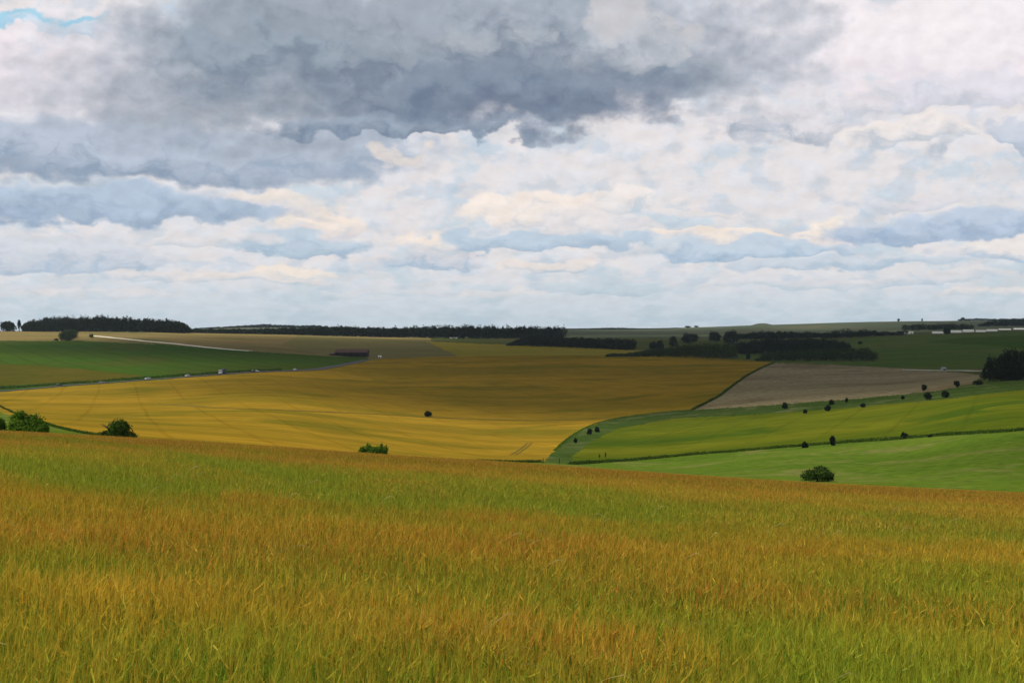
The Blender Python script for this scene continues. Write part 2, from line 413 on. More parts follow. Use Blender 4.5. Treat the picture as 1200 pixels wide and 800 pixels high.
# ------------------------------------------------------------------ foliage
def leaf_mat(name, a, b_, trans=0.25):
    m, t, p = new_mat(name)
    g = t.node('ShaderNodeNewGeometry'); tc = t.node('ShaderNodeTexCoord')
    n = t.noise(tc.outputs['Object'], 0.9, 3, 0.6, 0, True)[0]
    nl = t.noise(tc.outputs['Object'], 0.13, 3, 0.6, 0, True)[0]
    f = t.m('ADD', t.m('MULTIPLY', g.outputs['Random Per Island'], 0.4), t.m('MULTIPLY', t.m('ADD', n, nl), 0.3))
    col = t.mix(t.lin(f, 0.3, 0.7), [v * .8 for v in a], [v * 1.15 for v in b_])
    t.put(p.inputs['Base Color'], col)
    p.inputs['Roughness'].default_value = 0.7; p.inputs['Specular IOR Level'].default_value = 0.03
    tr = t.node('ShaderNodeBsdfTranslucent'); t.put(tr.inputs[0], col)
    mx = t.node('ShaderNodeMixShader'); mx.inputs[0].default_value = trans
    t.l.new(p.outputs[0], mx.inputs[1]); t.l.new(tr.outputs[0], mx.inputs[2])
    t.l.new(mx.outputs[0], m.node_tree.nodes['Material Output'].inputs[0])
    return m
M['leaf_dark'] = leaf_mat('dark_leaves', (.005, .010, .006), (.013, .024, .008))
M['leaf_mid'] = leaf_mat('mid_leaves', (.022, .052, .005), (.055, .105, .010), 0.35)
M['leaf_fresh'] = leaf_mat('fresh_leaves', (.036, .094, .005), (.105, .195, .012), 0.42)
M['leaf_young'] = leaf_mat('young_plantation_leaves', (.018, .034, .008), (.028, .046, .010))
M['leaf_round'] = leaf_mat('round_tree_leaves', (.032, .062, .020), (.048, .080, .026))
M['bark'] = plain('bark', (.07, .055, .04), 0.9, 0, 0.1, 0.3, 2.0)

def leaf_quads(pts, nrm, size, r):
    """one leaf-spray quad at each point, facing roughly nrm"""
    n = len(pts)
    nn = nrm + r.normal(0, 0.7, (n, 3)); nn /= np.linalg.norm(nn, axis=1)[:, None] + 1e-9
    a = r.normal(0, 1, (n, 3)); a -= nn * (a * nn).sum(1)[:, None]; a /= np.linalg.norm(a, axis=1)[:, None] + 1e-9
    b = np.cross(nn, a)
    s = size * r.uniform(0.55, 1.25, (n, 1)); s2 = s * r.uniform(0.5, 0.9, (n, 1))
    v = np.stack([pts - a * s, pts - b * s2 * 0.9 + a * s * 0.1, pts + a * s, pts + b * s2 * 0.9 + a * s * 0.1], 1).reshape(-1, 3)
    return v, np.arange(n * 4).reshape(n, 4)

def crown_points(r, cx, rx, ry, rz, n, clumps=14, lump=0.36, skirt=1.0):
    """points and outward normals of an uneven crown: clumps spread through an ellipsoid"""
    d = r.normal(0, 1, (clumps, 3)); d /= np.linalg.norm(d, axis=1)[:, None]
    rad_ = r.uniform(0.45, 0.82, (clumps, 1))
    cc = d * rad_
    k = r.integers(0, clumps, n)
    dl = r.normal(0, 1, (n, 3)); dl /= np.linalg.norm(dl, axis=1)[:, None]
    lr = lump * r.uniform(0.7, 1.25, clumps)[k][:, None] * (r.uniform(0.2, 1, (n, 1)) ** 0.4)
    p = cc[k] + dl * lr
    # a fuller body between the clumps
    nf = int(n * .4); e = r.normal(0, 1, (nf, 3)); e /= np.linalg.norm(e, axis=1)[:, None]
    az_ = np.arctan2(e[:, 1], e[:, 0])
    lobe = .50 + .66 * fbm(np.cos(az_) * 2.3 + 30 + cx[0] + rad_[0, 0] * 50, np.sin(az_) * 2.3 + e[:, 2] * 2.0 + 30 + rad_[1, 0] * 50, 3)
    p[:nf] = e * (lobe * r.uniform(.72, 1.0, nf))[:, None]; dl[:nf] = e
    # the skirt keeps its width towards the ground
    low = p[:, 2] < 0
    f = np.where(low, 1 / np.sqrt(np.maximum(1 - np.minimum(p[:, 2] ** 2, .8) * skirt, .1)), 1)
    p[:, 0] *= f; p[:, 1] *= f
    hr = np.hypot(p[:, 0], p[:, 1]); lim_ = np.where(hr > 1.02, 1.02 / hr, 1); p[:, 0] *= lim_; p[:, 1] *= lim_
    st = r.random(n) < .09
    p[st] *= r.uniform(1.0, 1.22, (int(st.sum()), 1))
    p[:, 2] = np.clip(p[:, 2], -0.97, 1.12)
    nr = dl + 0.5 * p
    sc = np.array([rx, ry, rz])
    return np.array(cx) + p * sc, nr

def tube(verts_l, quads_l, pts, radii, seg=7):
    base = sum(len(v) for v in verts_l)
    ring = []
    for i, (p, rd) in enumerate(zip(pts, radii)):
        p = np.array(p, float)
        q0 = np.array(pts[max(i - 1, 0)], float); q1 = np.array(pts[min(i + 1, len(pts) - 1)], float)
        t = q1 - q0; t /= np.linalg.norm(t) + 1e-9
        a = np.cross(t, [0.3, 0.9, 0.1]); a /= np.linalg.norm(a) + 1e-9; b = np.cross(t, a)
        ang = np.linspace(0, 2 * math.pi, seg, endpoint=False)
        ring.append(p + rd * (np.cos(ang)[:, None] * a + np.sin(ang)[:, None] * b))
    verts_l.append(np.vstack(ring))
    n = len(pts); I = base + np.arange(n * seg).reshape(n, seg); J = np.roll(I, -1, axis=1)
    quads_l.append(np.stack([I[:-1], J[:-1], J[1:], I[1:]], -1).reshape(-1, 4))

def plant(name, label, cat, base, w, h, mat, n=900, leaf=None, clear=0.12, group=None, seed=0, depth=None, clumps=14, lean=0.0,
          trunk='trunk', crown='crown', lump=0.36, lobes=None, limbs=5):
    """a tree or bush: Empty at the base, trunk with limbs, crown of leaf sprays"""
    r = np.random.default_rng(1000 + seed)
    root = tag(empty(name, base), label, cat, group)
    depth = depth or w
    leaf = leaf or max(0.12, 0.10 * min(w, h))
    P = []; N = []
    lobes = lobes or [(0, 0, 1.0, 1.0, 1.0)]
    tot = sum(l[2] * l[3] for l in lobes)
    z0 = h * clear
    for (ox, oy, sw, sh, sd) in lobes:
        hh = (h - z0) * sh
        p, q = crown_points(r, (ox * w, oy * depth, z0 + hh * 0.48), w * 0.5 * sw, depth * 0.5 * sd, hh * 0.52, int(n * sw * sh / tot), clumps, lump, 1.0 if clear < .1 else .35)
        P.append(p); N.append(q)
    P = np.vstack(P); N = np.vstack(N)
    P[:, 2] = np.maximum(P[:, 2], 0.05)
    P[:, 0] += lean * P[:, 2]
    v, q = leaf_quads(P, N, leaf, r)
    np_obj(crown, np_mesh(crown, v, q, None, mat), root)
    vl, ql = [], []
    tr_ = 0.035 * h + 0.02 * w
    tube(vl, ql, [(0, 0, -0.5), (lean * h * .2, 0, h * 0.25), (lean * h * .5, 0.02 * h, h * 0.55), (lean * h * .8, 0, h * 0.82)], [tr_, tr_ * 0.8, tr_ * 0.5, tr_ * 0.15])
    for k in range(limbs):
        a = r.uniform(0, 6.28); z = h * r.uniform(0.12, 0.45); e = r.uniform(0.25, 0.4)
        tube(vl, ql, [(lean * z, 0, z), (math.cos(a) * w * e * .5, math.sin(a) * depth * e * .5, z + h * .15), (math.cos(a) * w * e, math.sin(a) * depth * e, z + h * .33)], [tr_ * .5, tr_ * .35, tr_ * .08], 5)
    np_obj(trunk, np_mesh(trunk, np.vstack(vl), np.vstack(ql), None, M['bark'], smooth=True), root)
    return root

def plant_px(name, label, cat, px, top, bottom, wpx, mat, d=None, dmin=FIELD_END, dmax=9000, **kw):
    b = atd(px, d) if d else at(px, bottom, dmin, dmax)
    h = -(top - EYE) / F * b.y - b.z
    w = wpx / F * b.y
    b.z -= 0.1
    return plant(name, label, cat, b, w, h, mat, **kw)

# bushes at the edge of the barley
G = 'bushes behind the barley crest'
plant_px('bush', 'broad rounded green bush at the left, behind the barley edge', 'bush', 33, 478.5, 508, 50, M['leaf_fresh'], d=186, n=6500, leaf=0.17, clear=0.0, seed=1,
         lobes=[(-.22, 0, .55, 1.0, .8), (.08, .1, .55, .93, .8), (.33, 0, .4, .62, .6), (0, -.2, .9, .55, .5)], crown='foliage', trunk='stem', clumps=22, lump=0.3, group=G)
plant_px('bush', 'small bush cut by the left picture edge beside the broad bush', 'bush', -4, 484, 508, 26, M['leaf_fresh'], d=188, n=2200, leaf=0.17, clear=0.0, seed=2, crown='foliage', trunk='stem', clumps=18, lump=0.3, group=G)
plant_px('bush', 'domed dark green bush with a low lobe on its left, below the gold field', 'bush', 137, 487, 514, 50, M['leaf_mid'], d=190, n=5500, leaf=0.17, clear=0.0, seed=3,
         lobes=[(.06, 0, .6, 1.0, .7), (-.3, .05, .4, .55, .5), (.32, 0, .4, .5, .5), (0, -.15, .9, .45, .5)], crown='foliage', trunk='stem', clumps=22, lump=0.3, group=G)
plant_px('bush', 'low flat-topped bright green bush poking above the barley crest', 'bush', 436, 519.5, 534, 38, M['leaf_fresh'], d=225, n=9000, leaf=0.17, clear=0.0, seed=4,
         lobes=[(-.3, 0, .5, .9, .7), (-.1, .1, .55, 1, .7), (.12, 0, .55, .97, .7), (.3, 0, .5, 1.03, .7), (0, -.1, 1.05, .84, .7)], crown='foliage', trunk='stem', clumps=18, lump=0.3, group=G)
plant_px('bush', 'rounded dark bush alone on the lower right meadow', 'bush', 958, 543.5, 564, 40, M['leaf_mid'], d=262, n=3800, leaf=0.19, clear=0.0, seed=5,
         lobes=[(.12, 0, .7, 1.0, .7), (-.25, 0, .55, .8, .6), (.3, 0, .4, .75, .5)], crown='foliage', trunk='stem', clumps=20, lump=0.3, group=G)
plant_px('bush', 'small black bush standing alone in the middle of the gold field', 'bush', 501.5, 481, 488, 10, M['leaf_dark'], n=900, clear=0.0, seed=6, leaf=0.35, crown='foliage', trunk='stem')

# shrubs and young trees along the grass strip and the hedge line on the right
SH = [
 (920, 470, 479, 7, 'dark upright shrub on the near corner of the ploughed field', 'shrub'),
 (943.5, 479, 484, 5, 'tiny dark shrub below the ploughed field, left of a close pair', 'shrub'),
 (970, 474, 481.5, 8, 'squat dark shrub, lower of a close pair below the ploughed field', 'shrub'),
 (974.5, 467.5, 474, 6, 'thin shrub, upper of a close pair on the ploughed field edge', 'shrub'),
 (992, 466, 472.5, 4, 'slim sapling on the ploughed field edge, right of the close pair', 'sapling'),
 (1011.5, 472, 477, 6, 'low shrub alone on the slope, right of the slim sapling', 'shrub'),
 (1058, 463, 467.5, 4, 'tiny faint shrub between the low shrub and the round bushes', 'shrub'),
 (1083, 450, 459, 7, 'small tree above a round bush at the ploughed field edge', 'tree'),
 (1087, 458.5, 468.5, 11, 'round dark bush directly below the small edge tree', 'bush'),
 (1107.5, 456.5, 466, 10, 'round dark bush right of the one below the small edge tree', 'bush'),
 (1121.5, 445, 455, 8, 'small tree with clear trunk between round bush and dark grove', 'tree'),
 (1146, 445, 451, 14, 'low sprawling shrub at the left foot of the dark grove', 'shrub'),
 (943, 517, 524.5, 9, 'low dark shrub on the hedge line, leftmost there', 'shrub'),
 (975.5, 508.5, 522, 6.5, 'tall narrow shrub on the hedge line', 'shrub'),
 (1060, 506.5, 514, 8, 'low dark shrub on the hedge line, right of the tall narrow one', 'shrub'),
 (1090, 509, 512, 4, 'tiny tuft of shrub on the hedge line, farthest right there', 'shrub'),
 (674.5, 513, 520, 4, 'thin dark sapling low on the grassy strip by the gold field', 'sapling'),
 (691, 501, 509, 6, 'dark shrub, left of two on the grassy strip bend', 'shrub'),
 (699.5, 499.5, 506, 6.5, 'dark shrub, right of two on the grassy strip bend', 'shrub'),
]
for k, (px, tp, bt, w, lab, cat) in enumerate(SH):
    clear = 0.25 if cat in ('tree', 'sapling') else 0.02
    plant_px(cat, lab, cat, px, tp, bt, w, M['leaf_dark'], dmax=1300, n=800, clear=clear, seed=20 + k, leaf=0.28, clumps=12, group='shrubs and trees along the grass strip',
             crown='foliage' if clear < 0.1 else 'crown', trunk='stem' if clear < 0.1 else 'trunk', limbs=3)
# two saplings in the green crop, and posts in the valley bottom
for px, tp, bt, lab in ((702.5, 531, 536.5, 'thin dark sapling in the green crop, left of two'), (709.5, 529, 536.5, 'thin dark sapling in the green crop, right of two')):
    plant_px('sapling', lab, 'sapling', px, tp, bt, 2.2, M['leaf_young'], dmax=900, n=160, clear=0.1, seed=int(px), leaf=0.12, clumps=8, group='saplings in the green crop', limbs=2)
# the dark grove on the right
for k, (px, tp, bt, w, lab) in enumerate((
    (1174, 410, 446, 46, 'dark dense tree, left end of the grove at the right edge'),
    (1194, 403, 445, 44, 'tallest dark tree of the grove at the right edge'),
    (1226, 400, 444, 60, 'dark tree of the grove cut by the right picture edge'))):
    plant_px('tree', lab, 'tree', px, tp, bt, w, M['leaf_dark'], dmin=500, dmax=1200, n=9000, clear=0.0, seed=50 + k, leaf=0.45, clumps=26, lump=0.26,
         lobes=[(-.18, 0, .6, .86 + .1 * (k == 1), .7), (.16, .1, .62, 1.0 - .1 * (k == 1), .7), (-.38, 0, .32, .5, .5), (.38, 0, .3, .55, .5), (0, -.15, .95, .5, .6)], group='grove at the right edge')

# free-standing far trees
plant_px('tree', 'big round-topped green tree in front of the left wood', 'tree', 80.5, 384, 399, 24.5, M['leaf_round'], dmin=1300, n=2600, clear=0.0, seed=60, leaf=0.9, clumps=40, lump=0.3)
plant_px('bush', 'small shrub right of the big round tree on the brown hill', 'bush', 107, 390.5, 396, 6, M['leaf_mid'], dmin=1300, n=400, clear=0.05, seed=61, leaf=0.6, crown='foliage', trunk='stem')
plant_px('bush', 'tiny dark bush touching the big round tree on its left', 'bush', 66, 396, 399, 5, M['leaf_dark'], dmin=1300, n=250, clear=0.0, seed=62, leaf=0.6, crown='foliage', trunk='stem')
plant_px('tree', 'broad dark tree at the far left end of the skyline wood', 'tree', 9, 375, 388.5, 19, M['leaf_dark'], d=2140, n=3200, clear=0.0, seed=63, leaf=1.1, clumps=16)
plant_px('tree', 'thin tall tree standing apart in the skyline gap', 'tree', 22.5, 373.3, 388.5, 4.6, M['leaf_dark'], d=2140, n=900, clear=0.25, seed=64, leaf=0.8, clumps=9, limbs=3)
for k, (px, tp, bt, w, mt, dmin, lab) in enumerate((
    (766, 401, 409, 9, 'leaf_dark', 1450, 'dark bushy tree behind the young plantation, leftmost there'),
    (773, 399, 409, 8, 'leaf_dark', 1450, 'dark upright tree touching the leftmost bushy tree'),
    (789, 395, 406, 9, 'leaf_young', 1450, 'slim pale tree behind the young plantation'),
    (809, 390, 402, 18, 'leaf_dark', 1500, 'broad round dark tree behind the young plantation'),
    (837, 388.5, 400, 12, 'leaf_dark', 1500, 'dark pointed tree between two round trees'),
    (857, 387, 404, 19, 'leaf_dark', 1500, 'largest round dark tree behind the plantation'),
    (877, 415.3, 420.5, 4, 'leaf_dark', 1400, 'small lone tree in the green gap between plantations'),
    (1008, 400.3, 403, 4, 'leaf_dark', 1400, 'tiny lone tree on the green slope right of the plantation'),
    (1109.5, 383, 391.5, 8, 'leaf_dark', 1900, 'round dark tree between the white polythene tunnels'))):
    plant_px('tree', lab, 'tree', px, tp - .6, bt, w * 1.2, M[mt], dmin=dmin, dmax=2700, n=2600, clear=0.0, seed=70 + k, leaf=1.0, clumps=18, limbs=4)
for k, (px, tp, w, lab) in enumerate((
    (816, 381.5, 6, 'small round tree on the horizon ridge, right of two'),
    (806, 382.3, 9, 'small low tree on the horizon ridge, left of two'),
    (1053, 373.2, 3.2, 'lone tiny tree on the bare skyline ridge'),
    (1080.5, 373, 1.8, 'thin lone tree on the skyline, right of the tiny one'),
    (1128.5, 371.5, 6.5, 'round tree highest on the right skyline'))):
    b = atd(px, 5000)
    h = max(6.0, -(tp - EYE) / F * 5000 - b.z)
    plant('tree', lab, 'tree', b, w / F * 5000, h, M['leaf_dark'], n=420, clear=0.05, seed=90 + k, leaf=1.6, clumps=12, limbs=3, group='lone trees on the far skyline')

# ------------------------------------------------------------------ woods read as masses
def wood(name, label, line, mat, dmin, dmax, rows=3, gap=7.0, wpx=None, seed=0, leaf=1.0, n=150, d=None, depth_gap=9.0, ragged=0.16, conif=False):
    """line: (px, base py, top py) from left to right; a belt of crowns several rows deep"""
    r = np.random.default_rng(300 + seed)
    V = []; Qd = []; nv = 0
    px0 = [l[0] for l in line]
    s = px0[0]
    while s <= px0[-1]:
        bp = np.interp(s, px0, [l[1] for l in line]); tp = np.interp(s, px0, [l[2] for l in line])
        dk = np.interp(s, px0, d) if d is not None else at(s, bp, dmin, dmax).y
        for row in range(rows):
            px = s + r.uniform(-.5, .5) * gap * F / dk
            y = dk + row * depth_gap + r.uniform(0, 4)
            x = (px - CX) / F * y
            zg = Hs(x, y)
            front_h = -(tp - EYE) / F * dk - Hs((px - CX) / F * dk, dk)
            ht = max(2.0, front_h * 1.10 * (1 + r.uniform(-ragged, ragged)))
            ht = max(1.5, ht - max(0, zg - Hs((px - CX) / F * dk, dk)) * 0.8)
            w = gap * r.uniform(1.5, 2.3)
            p, q = crown_points(r, (x, y, zg + ht * 0.47), w * 0.5, w * 0.5, ht * 0.53, n, 12, 0.4)
            if conif:
                f = np.clip((p[:, 2] - zg) / ht, 0, 1); k = 1.1 - 0.8 * f
                p[:, 0] = x + (p[:, 0] - x) * k; p[:, 1] = y + (p[:, 1] - y) * k
            p[:, 2] = np.maximum(p[:, 2], zg)
            v, qq = leaf_quads(p, q, leaf, r)
            V.append(v); Qd.append(qq + nv); nv += len(v)
        s += gap * F / dk
    o = np_obj(name, np_mesh(name, np.vstack(V), np.vstack(Qd), None, mat))
    return tag(o, label, 'woodland', kind='stuff')

wood('wood', 'dark wood along the left skyline hill', [(30, 388.5, 378.5), (36, 388.5, 376), (45, 388.5, 378), (52, 388.5, 374.5), (75, 388.5, 372.5), (84, 388.5, 374), (96, 388.5, 373.2), (120, 388.5, 371.8), (138, 388.5, 373.2), (160, 388.5, 375), (200, 388.7, 376.3), (212, 389, 378), (220, 389.2, 383)],
     M['leaf_dark'], 1500, 2600, rows=5, gap=6, seed=1, leaf=1.15, n=420, d=[2150] * 13)
wood('wood', 'long dark wood along the middle skyline', [(222, 391, 386), (250, 391.5, 386), (300, 392.5, 385.8), (345, 393.3, 384.5), (370, 394, 384.5), (405, 394.5, 383), (440, 395, 384.5), (480, 395.5, 384.2), (497, 395.8, 382.5), (560, 396, 382.7), (600, 396.5, 384), (640, 398, 383.6), (661, 398.5, 384)],
     M['leaf_dark'], 2300, 2800, rows=4, gap=9, seed=2, leaf=1.4, n=260, d=[2550] * 13)
wood('wood', 'bluish far wood on the distant ridge behind the brown hill', [(232, 388, 384.5), (262, 387, 383), (285, 387, 381.5), (310, 386, 380), (318, 386, 380.5), (340, 387, 381.2), (355, 388, 381.5), (373, 388, 381), (385, 388, 383), (410, 388, 383.5)],
     M['leaf_dark'], 4000, 6000, rows=2, gap=13, seed=3, leaf=2.4, n=150, d=[4900, 5000, 5150, 5150, 5150, 5150, 5000, 4900, 4900, 4900])
wood('wood', 'dark block of wood in front of the middle skyline wood', [(598, 405, 403), (606, 405, 399), (618, 405.5, 393.5), (640, 406, 394), (662, 407, 395.5), (700, 408.5, 397), (743, 410.5, 398.7)],
     M['leaf_dark'], 1700, 2400, rows=5, gap=7, seed=4, leaf=1.0, n=260, ragged=0.06)
wood('wood', 'thin dark tree belt on the horizon at centre', [(664, 387, 385.3), (720, 387, 384), (745, 387, 384.8), (760, 387.5, 385), (800, 387, 384.6)],
     M['leaf_dark'], 4000, 5600, rows=2, gap=16, seed=5, leaf=2.2, n=90, d=[4700] * 5)
wood('plantation', 'young green plantation behind the gold field crest', [(716, 420, 418.5), (740, 420, 414.5), (765, 420.3, 409.5), (800, 420.6, 405), (830, 421, 402.5), (858, 421.5, 404), (863, 421.5, 409)],
     M['leaf_young'], 1380, 2000, rows=9, gap=5.5, seed=6, leaf=0.75, n=100, depth_gap=14, ragged=0.1, d=[1500, 1490, 1480, 1470, 1460, 1450, 1450])
wood('plantation', 'dark plantation behind the ploughed field', [(891, 423, 421), (900, 423.5, 412), (925, 424.5, 410.5), (960, 425.5, 409), (1000, 426.5, 408.5), (1016, 426.5, 409), (1022, 426.5, 413)],
     M['leaf_young'], 1250, 2000, rows=7, gap=5.5, seed=7, leaf=0.75, n=100, depth_gap=12, ragged=0.1, d=[1400, 1390, 1370, 1340, 1320, 1310, 1310])
wood('wood', 'upper dark wood behind the plantations at right', [(866, 409, 404), (880, 411, 400), (900, 413, 397.5), (940, 412, 397.5), (975, 409, 399), (988, 409, 401), (992, 409, 405)],
     M['leaf_dark'], 1500, 2200, rows=6, gap=7, seed=8, leaf=1.0, n=200, depth_gap=11, d=[1720] * 7)
wood('wood', 'dark belt of trees at the foot of the far right hill', [(868, 398, 392), (890, 398, 389.5), (925, 398, 389), (960, 398, 390.5), (985, 397, 391), (1000, 396.5, 389.5), (1025, 395.5, 388.5)],
     M['leaf_dark'], 2300, 3000, rows=4, gap=9, seed=9, leaf=1.3, n=220, d=[2500] * 7)
wood('wood', 'belt of dark trees left of the white tunnels', [(965, 397.5, 390), (978, 396.5, 388), (992, 395, 385.5), (1000, 395, 388), (1010, 394.5, 386), (1030, 394, 388.5), (1050, 392.8, 389), (1058, 392.5, 388)],
     M['leaf_dark'], 1900, 2900, rows=3, gap=8, seed=10, leaf=1.1, n=120, d=[2350] * 8)
wood('wood', 'dark trees above the white tunnels on the right hill', [(1062, 388, 381), (1080, 388, 379.5), (1095, 388.5, 380.5), (1115, 388, 379), (1135, 388, 379.5), (1138, 387, 381)],
     M['leaf_dark'], 2300, 3300, rows=3, gap=9, seed=11, leaf=1.2, n=120, d=[2900] * 6)
wood('wood', 'dark wood on the far right hillside above the tunnels', [(1150, 383.5, 379.5), (1160, 383.5, 376), (1185, 383, 374.5), (1215, 383, 374), (1260, 383, 375)],
     M['leaf_dark'], 2900, 4200, rows=4, gap=12, seed=12, leaf=1.6, n=120, d=[3500] * 5)
wood('wood', 'low bluish trees along the top of the right skyline ridge', [(1126, 376.5, 374), (1140, 376, 373.2), (1175, 376, 373.4), (1230, 376, 373)],
     M['leaf_dark'], 4500, 5200, rows=2, gap=16, seed=13, leaf=2.2, n=80, d=[4950] * 4)

# hedges and rank margins along field edges
def hedge(name, label, pts, w, h, mat, dmin, dmax, seed, leaf=0.3, dens=16, lift=0.0, jag=0.35):
    r = np.random.default_rng(700 + seed)
    path = smooth_path([at(px, py, dmin, dmax) for px, py in pts], 2.0)
    seg = np.linalg.norm(np.diff(path, axis=0), axis=1); L = seg.sum()
    n = int(L * dens)
    s = r.uniform(0, L, n); cum = np.concatenate([[0], np.cumsum(seg)])
    x = np.interp(s, cum, path[:, 0]); y = np.interp(s, cum, path[:, 1])
    prof = 1 - jag + jag * 2 * fbm(s / 9 + seed * 7, s * 0 + 3.3, 3)
    a = r.uniform(0, math.pi, n)
    ox = np.cos(a) * w / 2 * r.uniform(.3, 1, n); oz = np.sin(a) * h * prof * r.uniform(.5, 1, n)
    t = np.gradient(path, axis=0); ti = np.clip(np.searchsorted(cum, s) - 1, 0, len(t) - 1)
    tt = t[ti] / (np.linalg.norm(t[ti], axis=1)[:, None] + 1e-9)
    X_ = x - tt[:, 1] * ox; Y_ = y + tt[:, 0] * ox
    P = np.stack([X_, Y_, H(X_, Y_) + oz], -1)
    N = np.stack([-tt[:, 1] * np.cos(a), tt[:, 0] * np.cos(a), np.sin(a)], -1)
    v, q = leaf_quads(P, N, leaf, r)
    return tag(np_obj(name, np_mesh(name, v, q, None, mat)), label, 'hedge')
hedge('hedge', 'dark low hedge along the far side of the left road', [(-230, 471), (-120, 464), (-50, 459), (0, 455.8), (70, 450.6), (119, 447.6), (175, 443.5), (222, 440.2), (263, 437.2), (299, 435), (330, 434)], 3.5, 2.2, M['leaf_mid'], 600, 1600, 1, 0.45, 22)
hedge('hedge', 'thin dark hedge between the gold field and the ploughed field', [(812, 480), (828, 472), (845, 462.5), (860, 451), (872, 442.3), (890, 432.3), (908, 425)], 2.4, 1.0, M['leaf_mid'], 500, 1500, 2, 0.4, 20)
hedge('hedge', 'dark rank grass hedge between green crop and right meadow', [(668, 544), (720, 541), (800, 534), (870, 528.5), (945, 522.5), (1020, 517), (1090, 511.3), (1150, 507.5), (1200, 504), (1300, 496)], 2.4, 0.9, M['leaf_mid'], 250, 600, 3, 0.22, 60)
hedge('hedge', 'dark margin hedge under the gold field at left', [(-40, 474), (0, 483.5), (60, 498.5), (112, 510), (165, 517), (260, 525)], 1.4, 0.4, M['leaf_mid'], FIELD_END, 420, 4, 0.2, 60)
hedge('hedge', 'dark margin hedge at the lower end of the gold field by the valley', [(500, 539.8), (560, 541.2), (600, 541.7), (634, 541.3)], 1.6, 0.8, M['leaf_mid'], FIELD_END + 60, 520, 5, 0.2, 50)
hedge('hedge', 'dark rough margin along the right side of the gold field', [(650, 528), (660, 518.5), (672, 509.5), (690, 499.5), (720, 490.5), (770, 483.5), (812, 480.5)], 1.6, 0.3, M['leaf_fresh'], 300, 900, 6, 0.22, 22)

# ------------------------------------------------------------------ barn, sheds, tunnels, posts
M['barn_wall'] = plain('tarred_boards', (.028, .013, .011), 0.85, 0, 0.2, 0.3, 0.6)
M['barn_roof'] = plain('dull_sheet_roof', (.120, .062, .052), 0.75, 0.0, 0.3, 0.25, 0.25)
M['dark_gap'] = plain('painted_doorway_shade', (.008, .008, .009), 0.9, 0, 0.1)  # near-black colour stands for the shade inside the door openings
M['white_sheet'] = plain('white_polythene', (.80, .78, .70), 0.45, 0, 0.4, 0.06, 0.2)
M['white_wall'] = plain('whitewash', (.78, .77, .72), 0.8, 0, 0.2, 0.06, 0.3)
M['shed_roof'] = plain('grey_sheet', (.30, .30, .31), 0.6, 0, 0.3, 0.15, 0.3)
M['post_wood'] = plain('weathered_oak', (.06, .055, .05), 0.9, 0, 0.1, 0.3, 3.0)

def box(bm, x0, x1, y0, y1, z0, z1, bev=0.0):
    m_ = Matrix.Translation(((x0 + x1) / 2, (y0 + y1) / 2, (z0 + z1) / 2)) @ Matrix.Diagonal((x1 - x0, y1 - y0, z1 - z0, 1))
    g = bmesh.ops.create_cube(bm, size=1, matrix=m_)
    if bev:
        es = list({e for v in g['verts'] for e in v.link_edges})
        bmesh.ops.bevel(bm, geom=es, offset=bev, segments=1, affect='EDGES')
def extrude_profile(bm, prof, x0, x1):
    """closed profile in (y, z), swept along x"""
    a = [bm.verts.new((x0, y, z)) for y, z in prof]; b = [bm.verts.new((x1, y, z)) for y, z in prof]
    n = len(prof)
    bm.faces.new(a[::-1]); bm.faces.new(b)
    for i in range(n): bm.faces.new((a[i], a[(i + 1) % n], b[(i + 1) % n], b[i]))

def barn():
    b = at(408.5, 417.6, 1200, 2000)
    s = b.y / F
    L = 45 * s; h = 8.3 * s
    root = tag(empty('barn', (b.x, b.y + 6, Hs(b.x, b.y + 6) - 0.3), R(-6)), 'long low dark barn with dull reddish roof beside the road top', 'barn')
    D = 13.0; eave = h * 0.62
    xl, xm, xr = -L / 2, -L / 2 + L * 0.15, L / 2
    bm = bmesh.new()
    extrude_profile(bm, [(-D / 2, 0), (D / 2, 0), (D / 2, eave), (0, h - 0.35), (-D / 2, eave)], xm, xr)
    bm_obj('wall', bm, M['barn_wall'], root)
    bm = bmesh.new(); t = 0.3
    extrude_profile(bm, [(-D / 2 - .6, eave - .12), (0, h - .06), (D / 2 + .6, eave - .12), (D / 2 + .6, eave - .12 + t), (0, h - .06 + t), (-D / 2 - .6, eave - .12 + t)], xm - .4, xr + .5)
    rf = bm_obj('roof', bm, M['barn_roof'], root)
    bm = bmesh.new()
    extrude_profile(bm, [(-.35, h + .22), (.35, h + .22), (.2, h + .5), (-.2, h + .5)], xm - .4, xr + .5)
    bm_obj('ridge', bm, M['barn_roof'], rf)
    bm = bmesh.new()
    extrude_profile(bm, [(-D / 2 + 1.5, 0), (D / 2 - 1.5, 0), (D / 2 - 1.5, eave * .8), (-D / 2 + 1.5, eave * .66)], xl, xm)
    ln = bm_obj('lean_to', bm, M['barn_wall'], root)
    bm = bmesh.new()
    extrude_profile(bm, [(-D / 2 + .9, eave * .64), (D / 2 - 1.2, eave * .81), (D / 2 - 1.2, eave * .81 + .25), (-D / 2 + .9, eave * .64 + .25)], xl - .4, xm - .45)
    bm_obj('roof', bm, M['barn_roof'], ln)
    for k in range(5):
        cx_ = xm + (k + 0.5) * (xr - xm) / 5
        bm = bmesh.new(); box(bm, cx_ - 2.6, cx_ + 2.6, -D / 2 - .12, -D / 2 - .01, 0, eave * 0.75, .03)
        bm_obj('door', bm, M['dark_gap'], root)
barn()

